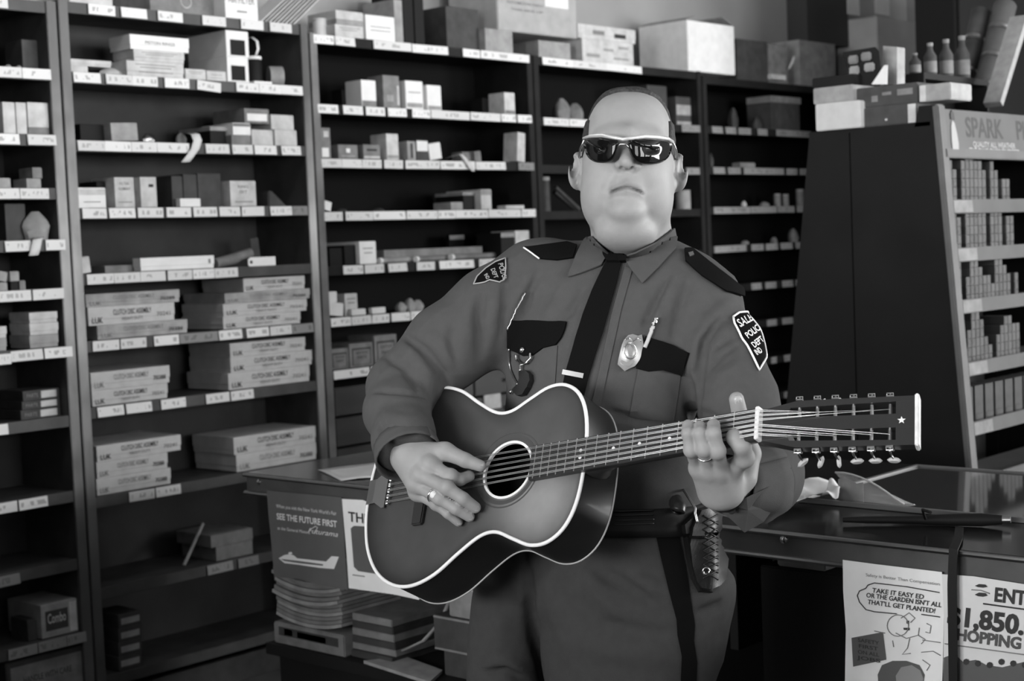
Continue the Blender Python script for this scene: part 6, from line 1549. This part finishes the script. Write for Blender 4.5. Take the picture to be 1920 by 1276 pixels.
A0, A1 = atY(1862, 196, YB-.14), atY(1912, 34, YB-.14); d_ = (A1-A0).normalized(); s_ = Vector((0, 1, 0)); n_ = d_.cross(s_)
mb = MB(); mb.prism([(-.012, 0), (.012, 0), (.012, (A1-A0).length), (-.012, (A1-A0).length)], -.03, .03, Matrix.Translation(A0) @ Matrix((n_, d_, -s_)).transposed().to_4x4())
free_thing(mb, 'leaning_board', M_grey, 'pale narrow board leaning beside the column of oil cans', 'board')
# dark box put in to fill the dark area behind the cans
p0, p1 = atY(1790, 60, 3.3), atY(2080, 60, 3.3)
lk = thing('dark_fill_box', ((p0.x+p1.x)/2, 3.5, 0), 'tall dark box added to fill the dark area behind the oil cans', 'locker')
MB().box(p0.x, p1.x, 3.3, 3.5, 0, 2.9).build('carcass', M_black, lk, bevel=.004)
MB().box(p0.x+.02, p1.x-.02, 3.285, 3.299, .08, 2.86).build('door', M_black, lk, bevel=.003)
# ================================================================ counter: posters, papers, goods under it
PX = CX-.006; UY, UV = Vector((0, -1, 0)), Vector((0, 0, 1))
def sheet_poly(poly, X, th, m, name, label, cat, bulge=0.):
    n = len(poly); P0 = [atX(px, py, X) for px, py in poly]
    bm = bmesh.new(); vs = [bm.verts.new(p) for p in P0]; bm.faces.new(vs)
    ys2 = [p.y for p in P0]; zs2 = [p.z for p in P0]
    for k in range(1, 7):
        for co, no in (((0, min(ys2)+(max(ys2)-min(ys2))*k/7, 0), (0, 1, 0)), ((0, 0, min(zs2)+(max(zs2)-min(zs2))*k/7), (0, 0, 1))):
            bmesh.ops.bisect_plane(bm, geom=bm.verts[:]+bm.edges[:]+bm.faces[:], plane_co=co, plane_no=no)
    for v in bm.verts:
        t = (max(zs2)-v.co.z)/(max(zs2)-min(zs2)); s2 = (v.co.y-min(ys2))/(max(ys2)-min(ys2)); v.co.x -= bulge*t*t*(.6+.4*math.cos(s2*5))
    bm.verts.ensure_lookup_table(); k0 = len(bm.verts); vs = [v.co.copy() for v in bm.verts]; fs = [tuple(v.index for v in f.verts) for f in bm.faces]; be = [(e.verts[0].index, e.verts[1].index) for e in bm.edges if len(e.link_faces) == 1]; bm.free()
    mb = MB(); mb.add(vs+[v+Vector((th, 0, 0)) for v in vs], fs+[tuple(i+k0 for i in f[::-1]) for f in fs]+[(a, b2, b2+k0, a+k0) for a, b2 in be])
    return free_thing(mb, name, m, label, cat)
def ptext(o, X, tx, px, py, hpx, wpx, ink, bold=.02, shear=0., slope=None, name='lettering'):
    p0 = atX(px, py, X); f_ = to_px(p0)[2]; a, b2 = atX(px-wpx/2, py, X), atX(px+wpx/2, py, X)
    mb = MB(); text_on(mb, tx, p0+Vector((-.0012, 0, 0)), UY, UV, hpx/FPX*f_, abs(a.y-b2.y), bold=bold, shear=shear); mb.build(name, ink, o, fix=False)
def ppoly(o, X, poly, ink, name='printing', dx=.0010):
    n = len(poly); P0 = [atX(px, py, X)-Vector((dx, 0, 0)) for px, py in poly]; mb = MB(); mb.add(P0, [tuple(range(n))]); mb.build(name, ink, o, fix=False)
def pline(o, X, pts, wpx, ink, name='drawing_line', closed=False):
    P0 = [atX(px, py, X)-Vector((.0012, 0, 0)) for px, py in pts]; f_ = to_px(P0[0])[2]
    mb = MB(); mb.tube(P0+([P0[0]] if closed else []), wpx/FPX*f_*.5, 5); mb.build(name, ink, o, smooth='all')
M_posterd = mat('poster_dark_paper', .11, .6, var=.08, scale=10); M_posterw = mat('poster_white_paper', .85, .65, var=.05, scale=14)
o = sheet_poly([(500, 919), (640, 932), (644, 990), (648, 1050), (652, 1106), (600, 1096), (560, 1085), (514, 1081), (508, 1010), (503, 960)], PX, .0012, M_posterd, 'fair_poster', 'dark poster with a white aeroplane reading SEE THE FUTURE FIRST on the counter front', 'poster')
XQ = PX-.0005
ptext(o, XQ, "When you visit the New York World's Fair", 574, 958, 7, 112, M_whiteink, bold=.0)
ptext(o, XQ, 'SEE THE FUTURE FIRST', 575, 980, 12, 112, M_whiteink, bold=.02)
ptext(o, XQ, 'at the General Motors', 551, 996, 6, 60, M_whiteink, bold=.0)
ptext(o, XQ, 'Futurama', 606, 1002, 10, 56, M_whiteink, shear=.4, bold=.0)
pline(o, XQ, [(582, 993), (592, 986), (596, 988), (590, 1000)], 1.6, M_whiteink)
ppoly(o, XQ, [(523, 1046), (533, 1040), (544, 1038), (552, 1041), (558, 1046), (585, 1049), (612, 1052), (622, 1042), (636, 1043), (627, 1066), (600, 1064), (560, 1058), (534, 1055)], M_whiteink, 'aeroplane')
ppoly(o, XQ-.0004, [(526, 1047), (562, 1051), (606, 1057), (606, 1060), (560, 1055), (534, 1051)], M_posterd, 'aeroplane_stripe')
ppoly(o, XQ, [(541, 1035), (547, 1034), (549, 1038), (542, 1038)], M_whiteink, 'aeroplane_fin')
o = sheet_poly([(641, 935), (680, 937), (700, 946), (770, 950), (786, 1124), (740, 1114), (654, 1102), (650, 1040)], PX-.001, .0012, M_posterw, 'advert_card', 'white card starting with THE beside the dark poster, partly behind the guitar', 'poster')
XQ = PX-.0015
ptext(o, XQ, 'THE', 674, 979, 19, 40, M_ink, bold=.015)
ppoly(o, XQ, [(658, 990), (664, 985), (760, 990), (764, 1084), (672, 1070), (664, 1062)], M_posterd, 'picture_panel')
pline(o, XQ, [(662, 1077), (684, 1080)], 2, M_ink_mid)
# right hand posters
o = sheet_poly([(1580, 1049), (1640, 1057), (1766, 1072), (1770, 1150), (1766, 1300), (1584, 1290), (1586, 1180), (1581, 1110)], PX, .0012, M_posterw, 'cartoon_poster', 'white cartoon poster with a speech bubble about the garden on the counter front', 'poster')
XQ = PX-.0008
ptext(o, XQ, 'Safety is Better Than Compensation', 1692, 1088, 6, 138, M_ink_mid, bold=.0)
pline(o, XQ, [(1762, 1110), (1700, 1099), (1640, 1092), (1628, 1096), (1624, 1102), (1612, 1107), (1608, 1116), (1612, 1128), (1624, 1142), (1640, 1146), (1682, 1150)], 2.2, M_ink)
pline(o, XQ, [(1728, 1151), (1763, 1156)], 2.2, M_ink)
for tx, px, py, wd in (('TAKE IT EASY ED', 1684, 1116, 96), ('OR THE GARDEN ISN\'T ALL', 1694, 1128, 140), ('THAT\'LL GET PLANTED!', 1690, 1140, 126)): ptext(o, XQ, tx, px, py, 9, wd, M_ink, bold=.02, shear=.15)
# a small line drawing of a man digging
pline(o, XQ, [(1684+20*math.cos(t), 1172+20*math.sin(t)) for t in np.linspace(0, 2*math.pi, 21)], 1.8, M_ink_mid)
for pts in ([(1690, 1158), (1705, 1148), (1716, 1158), (1708, 1166)], [(1680, 1186), (1700, 1196), (1722, 1190), (1724, 1176)], [(1706, 1196), (1702, 1214), (1692, 1226), (1708, 1224)], [(1722, 1190), (1735, 1198), (1728, 1206)], [(1660, 1186), (1640, 1182)], [(1738, 1168), (1746, 1172), (1744, 1186), (1736, 1184)], [(1730, 1199), (1764, 1204)], [(1674, 1200), (1676, 1212)]):
    pline(o, XQ, pts, 1.8, M_ink_mid)
ppoly(o, XQ, [(1694, 1176), (1706, 1176), (1706, 1181), (1695, 1180)], M_ink, 'drawing_mouth'); ppoly(o, XQ, [(1700, 1162), (1705, 1163), (1705, 1169), (1700, 1168)], M_ink, 'drawing_eye')
M_posterm = mat('poster_grey_ink', .10, .7); M_posterg = mat('poster_light_grey_ink', .26, .7)
ppoly(o, XQ, [(1597, 1195), (1656, 1184), (1662, 1236), (1600, 1249)], M_posterm, 'sign_panel')
for k, (tx, wd) in enumerate((('SAFETY', 40), ('FIRST', 36), ('ON ALL', 40), ('JOBS', 44))): ptext(o, XQ-.0006, tx, 1629, 1205+11*k, 7, wd, M_ink)
ppoly(o, XQ, [(1648, 1290), (1646, 1264), (1654, 1246), (1674, 1238), (1700, 1238), (1724, 1246), (1734, 1264), (1730, 1290)], M_posterm, 'hat_crown')
ppoly(o, XQ-.0006, [(1682, 1290), (1680, 1266), (1690, 1250), (1710, 1246), (1726, 1256), (1732, 1272), (1728, 1290)], M_posterg, 'hat_brim')
pline(o, XQ, [(1728, 1222), (1750, 1220), (1764, 1228)], 1.8, M_ink_mid); pline(o, XQ, [(1730, 1236), (1744, 1246), (1738, 1256)], 1.8, M_ink_mid)
o = sheet_poly([(1766, 1076), (1826, 1080), (1980, 1104), (1980, 1320), (1768, 1300), (1770, 1160)], PX-.0012, .0012, mat('sweepstake_paper', .72, .65, var=.05, scale=14), 'contest_poster', 'contest poster reading ENTER and 1,850.00 shopping spree at the right edge', 'poster')
XQ = PX-.002
ptext(o, XQ, 'ENTER', 1912, 1132, 27, 96, M_ink, bold=.035, shear=.12)
for a, b2 in ((1094, 1101), (1110, 1118)): ppoly(o, XQ, [(1828, (a+b2)/2), (1836, a), (1848, a+1), (1852, (a+b2)/2+2), (1844, b2), (1834, b2-1)], M_ink, 'emblem')
pline(o, XQ, [(1822, 1105), (1840, 1106), (1856, 1112)], 2, M_ink_mid)
pline(o, XQ, [(1844, 1131), (1960, 1147)], 3, M_ink)
ptext(o, XQ, '$1,850.00', 1872, 1182, 36, 196, M_ink, bold=.04, shear=.12)
ptext(o, XQ, 'SHOPPING SPREE', 1888, 1212, 22, 220, mat('poster_dark_grey_ink', .08, .7), bold=.04, shear=.12)
pline(o, XQ, [(1772, 1206), (1960, 1232)], 2.2, M_ink_mid)
ppoly(o, XQ, [(1768, 1300), (1770, 1232), (1790, 1224), (1806, 1240), (1830, 1236), (1850, 1246), (1880, 1250), (1920, 1240), (1978, 1250), (1978, 1316)], M_posterm, 'crowd_picture')
for k in range(7): 
    ppoly(o, XQ-.0006, [(1812+22*k+6*math.cos(t), 1240+3*(k % 3)+6*math.sin(t)) for t in np.linspace(0, 2*math.pi, 9)[:-1]], M_ink, 'crowd_head')
# strap hanging over the counter edge
mb = MB(); rows = []
pth = [atZ(1799, 990, CZ+.004), atZ(1797, 1010, CZ+.006), Vector((CX-.016, atX(1796, 1035, CX).y, CZ+.002)), Vector((CX-.022, atX(1796, 1080, CX).y, CZ-.06)), Vector((CX-.022, atX(1796, 1180, CX).y, .62)), Vector((CX-.022, atX(1800, 1276, CX).y, .45)), Vector((CX-.02, atX(1800, 1276, CX).y, .25))]
mb.sheet([[p+Vector((0, -.0085, 0)), p, p+Vector((0, .0085, 0))] for p in pth], .003)
free_thing(mb, 'black_strap', M_black, 'narrow black strap hanging over the counter edge between the two posters', 'strap', smooth=True)
# papers and goods on the counter
def table_sheet(pts, m, label, name='paper_sheet', cat='paper', amp=.012, seed=0, nx=9, ny=7, th=.0006, z0=0.001):
    """pts: four picture corners lying on the counter top; gently crumpled sheet"""
    q = [atZ(px, py, CZ) for px, py in pts]; rr = np.random.RandomState(seed); ph = rr.rand(6)*6
    rows = []
    for i in range(ny):
        v = i/(ny-1); rows.append([])
        for j in range(nx):
            u = j/(nx-1); p = q[0]*(1-u)*(1-v)+q[1]*u*(1-v)+q[2]*u*v+q[3]*(1-u)*v
            p = p+Vector((0, 0, z0+amp*(1+math.sin(u*7+ph[0])*math.cos(v*5+ph[1])))); rows[-1].append(p)
    mb = MB(); mb.sheet(rows, th); return free_thing(mb, name, m, label, cat, smooth='all')
table_sheet([(596, 882), (740, 864), (760, 892), (640, 902)], mat('dim_paper', .5, .7, var=.1), 'open paper lying on the counter behind the guitar body', amp=.002, seed=1)
table_sheet([(1436, 912), (1570, 930), (1578, 944), (1440, 968)], M_paper, 'crumpled white paper on the counter beside the cuff', amp=.012, seed=2, z0=.014)
table_sheet([(1545, 962), (1556, 932), (1580, 940), (1572, 962)], M_paper, 'second folded white paper on the counter', amp=.008, seed=5, z0=.03)
# clear plastic bag: white card inside and a curved film
q = atZ(1590, 945, CZ)
M_film = bpy.data.materials.new('clear_film'); M_film.use_nodes = True
n_ = M_film.node_tree.nodes['Principled BSDF']; n_.inputs['Base Color'].default_value = (.8, .8, .8, 1); n_.inputs['Roughness'].default_value = .12; n_.inputs['Alpha'].default_value = .22
bag = thing('plastic_bag', (q.x, q.y, CZ), 'clear plastic bag with a white card standing on the counter', 'bag')
rows = []
for i in range(9):
    t = i/8; px = 1574+t*128; top_ = 893+(t**1.7)*82; rows.append([])
    for j in range(6):
        s2 = j/5; base_ = atZ(px, 944+14*t, CZ); hh = max(.004, (948+26*t-top_)/FPX*3.0)
        rows[-1].append(base_+Vector((.02*math.sin(s2*3), -.01*math.sin(s2*5), .010+hh*s2)))
MB().sheet(rows, .0005).build('film', M_film, bag, smooth='all')
MB().tube([r[-1] for r in rows], .0022, 6).build('film_edge', M_pale, bag, smooth='all')
a0 = atZ(1573, 944, CZ); mb = MB(); mb.sheet([[a0+Vector((0, -.06*u, .001+.052*v+.006*math.sin(u*6))) for u in np.linspace(0, 1, 5)] for v in (0, .5, 1)], .001); mb.build('card', M_grey, bag, smooth='all')
# dark tool with a flex on the counter
A0, A1, A2 = atZ(1580, 974, CZ+.010), atZ(1712, 974, CZ+.010), atZ(1840, 974, CZ+.014)
mb = MB(); mb.tube([A0, A0*.7+A1*.3, A1, A1*.4+A2*.6, A2, A2+(A2-A1)*.3], [.005, .007, .008, .012, .013, .009], 12); o = free_thing(mb, 'trouble_lamp', M_black, 'black inspection lamp with a metal plug lying on the counter', 'lamp', smooth=True)
p0 = A2+(A2-A1)*.42; mb = MB(); mb.tube([A2+(A2-A1)*.3, p0], [.007, .006], 10); mb.build('plug', M_dullmetal, o, smooth=True)
mb = MB(); mb.tube([atZ(1735, 972, CZ+.018), atZ(1730, 955, CZ+.045), atZ(1745, 960, CZ+.045)], .003, 6); mb.build('hook', M_black, o, smooth=True)
# --- goods under the counter
XU = CX+.035; zf = CS+.0005
def under(pxa, pxb, pytop, X, wX, m, label, z0=zf, prints=(), name='carton', cat='carton', pyb=None):
    return sidebox(pxa, pytop, pxb, pytop, X, wX, m, label, z0=z0, ztop=atX((pxa+pxb)/2, pytop, X).z, name=name, cat=cat, prints=prints)
z = under(513, 644, 1178, XU, .5, M_mid, 'grey carton with a dark printed panel under the magazine pile', prints=[('#', .5, .62, .4, .84, M_dark), ('#', .22, .62, .3, .12, M_mid), ('#', .55, .6, .28, .4, M_black)])
ya, yb = atX(513, 1178, XU).y, atX(644, 1178, XU).y
rr = random.Random(5)
for k in range(13):
    rows = []; zk = z+.0005+k*.0105; dx, dy = rr.uniform(-.006, .012), 0
    sag = .018
    for i in range(9):
        t = i/8; y_ = ya-.005+(yb-ya+.02)*t+dy; rows.append([Vector((XU+.002+dx+.21*s2, y_, zk+sag*(2*t-1)**2+.0005)) for s2 in (0, .5, 1)])
    free_thing(MB().sheet(rows, -.0088), 'magazine', M_mid if k % 3 else M_grey, 'sagging magazine in the pile on the grey carton under the counter', 'magazine', smooth=True, group='magazines under the counter')
z = under(658, 735, 1225, XU+.02, .45, M_dark, 'long dark carton beside the grey carton under the counter')
for k in range(5): z = under(660, 742-2*k, 1225-14*(k+1), XU+.03, .4, M_dark if k % 2 else M_mid, ('lowest', 'second', 'third', 'fourth', 'highest')[k]+' dark binder in the pile right of the magazines', z0=z+.0006, name='binder', cat='binder')
# large pale edged sheet bowed under the counter
def cur(px, py, X): return atX(px, py, X)
e0 = [(752, 1218, .03), (790, 1200, .05), (822, 1165, .08), (842, 1118, .12)]
mb = MB(); rows = []
for px, py, dx in e0:
    p0 = cur(px, py, XU+dx-.02); p0.z = max(p0.z, CS+.006); rows.append([p0, p0+Vector((.012, -.004, -.002))])
mb.sheet(rows, .004); o = free_thing(mb, 'gasket_strip', M_grey, 'pale bowed strip standing under the counter between the cartons', 'strip', smooth='all')
q4 = [atZ(682, 1244, CS), atZ(806, 1284, CS), atZ(830, 1262, CS), atZ(760, 1236, CS)]
mb = MB(); mb.add([p+Vector((0, 0, d_)) for d_ in (.001, .009) for p in q4], [(0, 1, 2, 3), (4, 7, 6, 5)]+[(k, (k+1) % 4, 4+(k+1) % 4, 4+k) for k in range(4)]); free_thing(mb, 'cardboard_sheet', M_grey, 'thick cardboard sheet jutting from the shelf under the counter', 'cardboard')
z = under(832, 1020, 1236, XU+.03, .3, M_dark, 'lowest dark carton under the counter behind the trousers')
z = under(812, 1015, 1170, XU+.02, .3, M_dark, 'middle dark carton with pale edges behind the trousers', z0=z+.0006, prints=[('#', .5, .96, .06, .98, M_mid), ('#', .5, .04, .06, .98, M_mid)])
z = under(840, 1010, 1112, XU+.03, .3, M_mid, 'upper grey carton under the counter behind the trousers', z0=z+.0006, prints=[('#', .5, .97, .05, .98, M_grey)])
z = under(1425, 1700, 1076, XU+.12, .3, M_black, 'black crate under the counter left of the cartoon poster')
z = under(1456, 1546, 1036, XU+.13, .2, M_mid, 'dim grey carton on the black crate under the counter', z0=z+.0006)
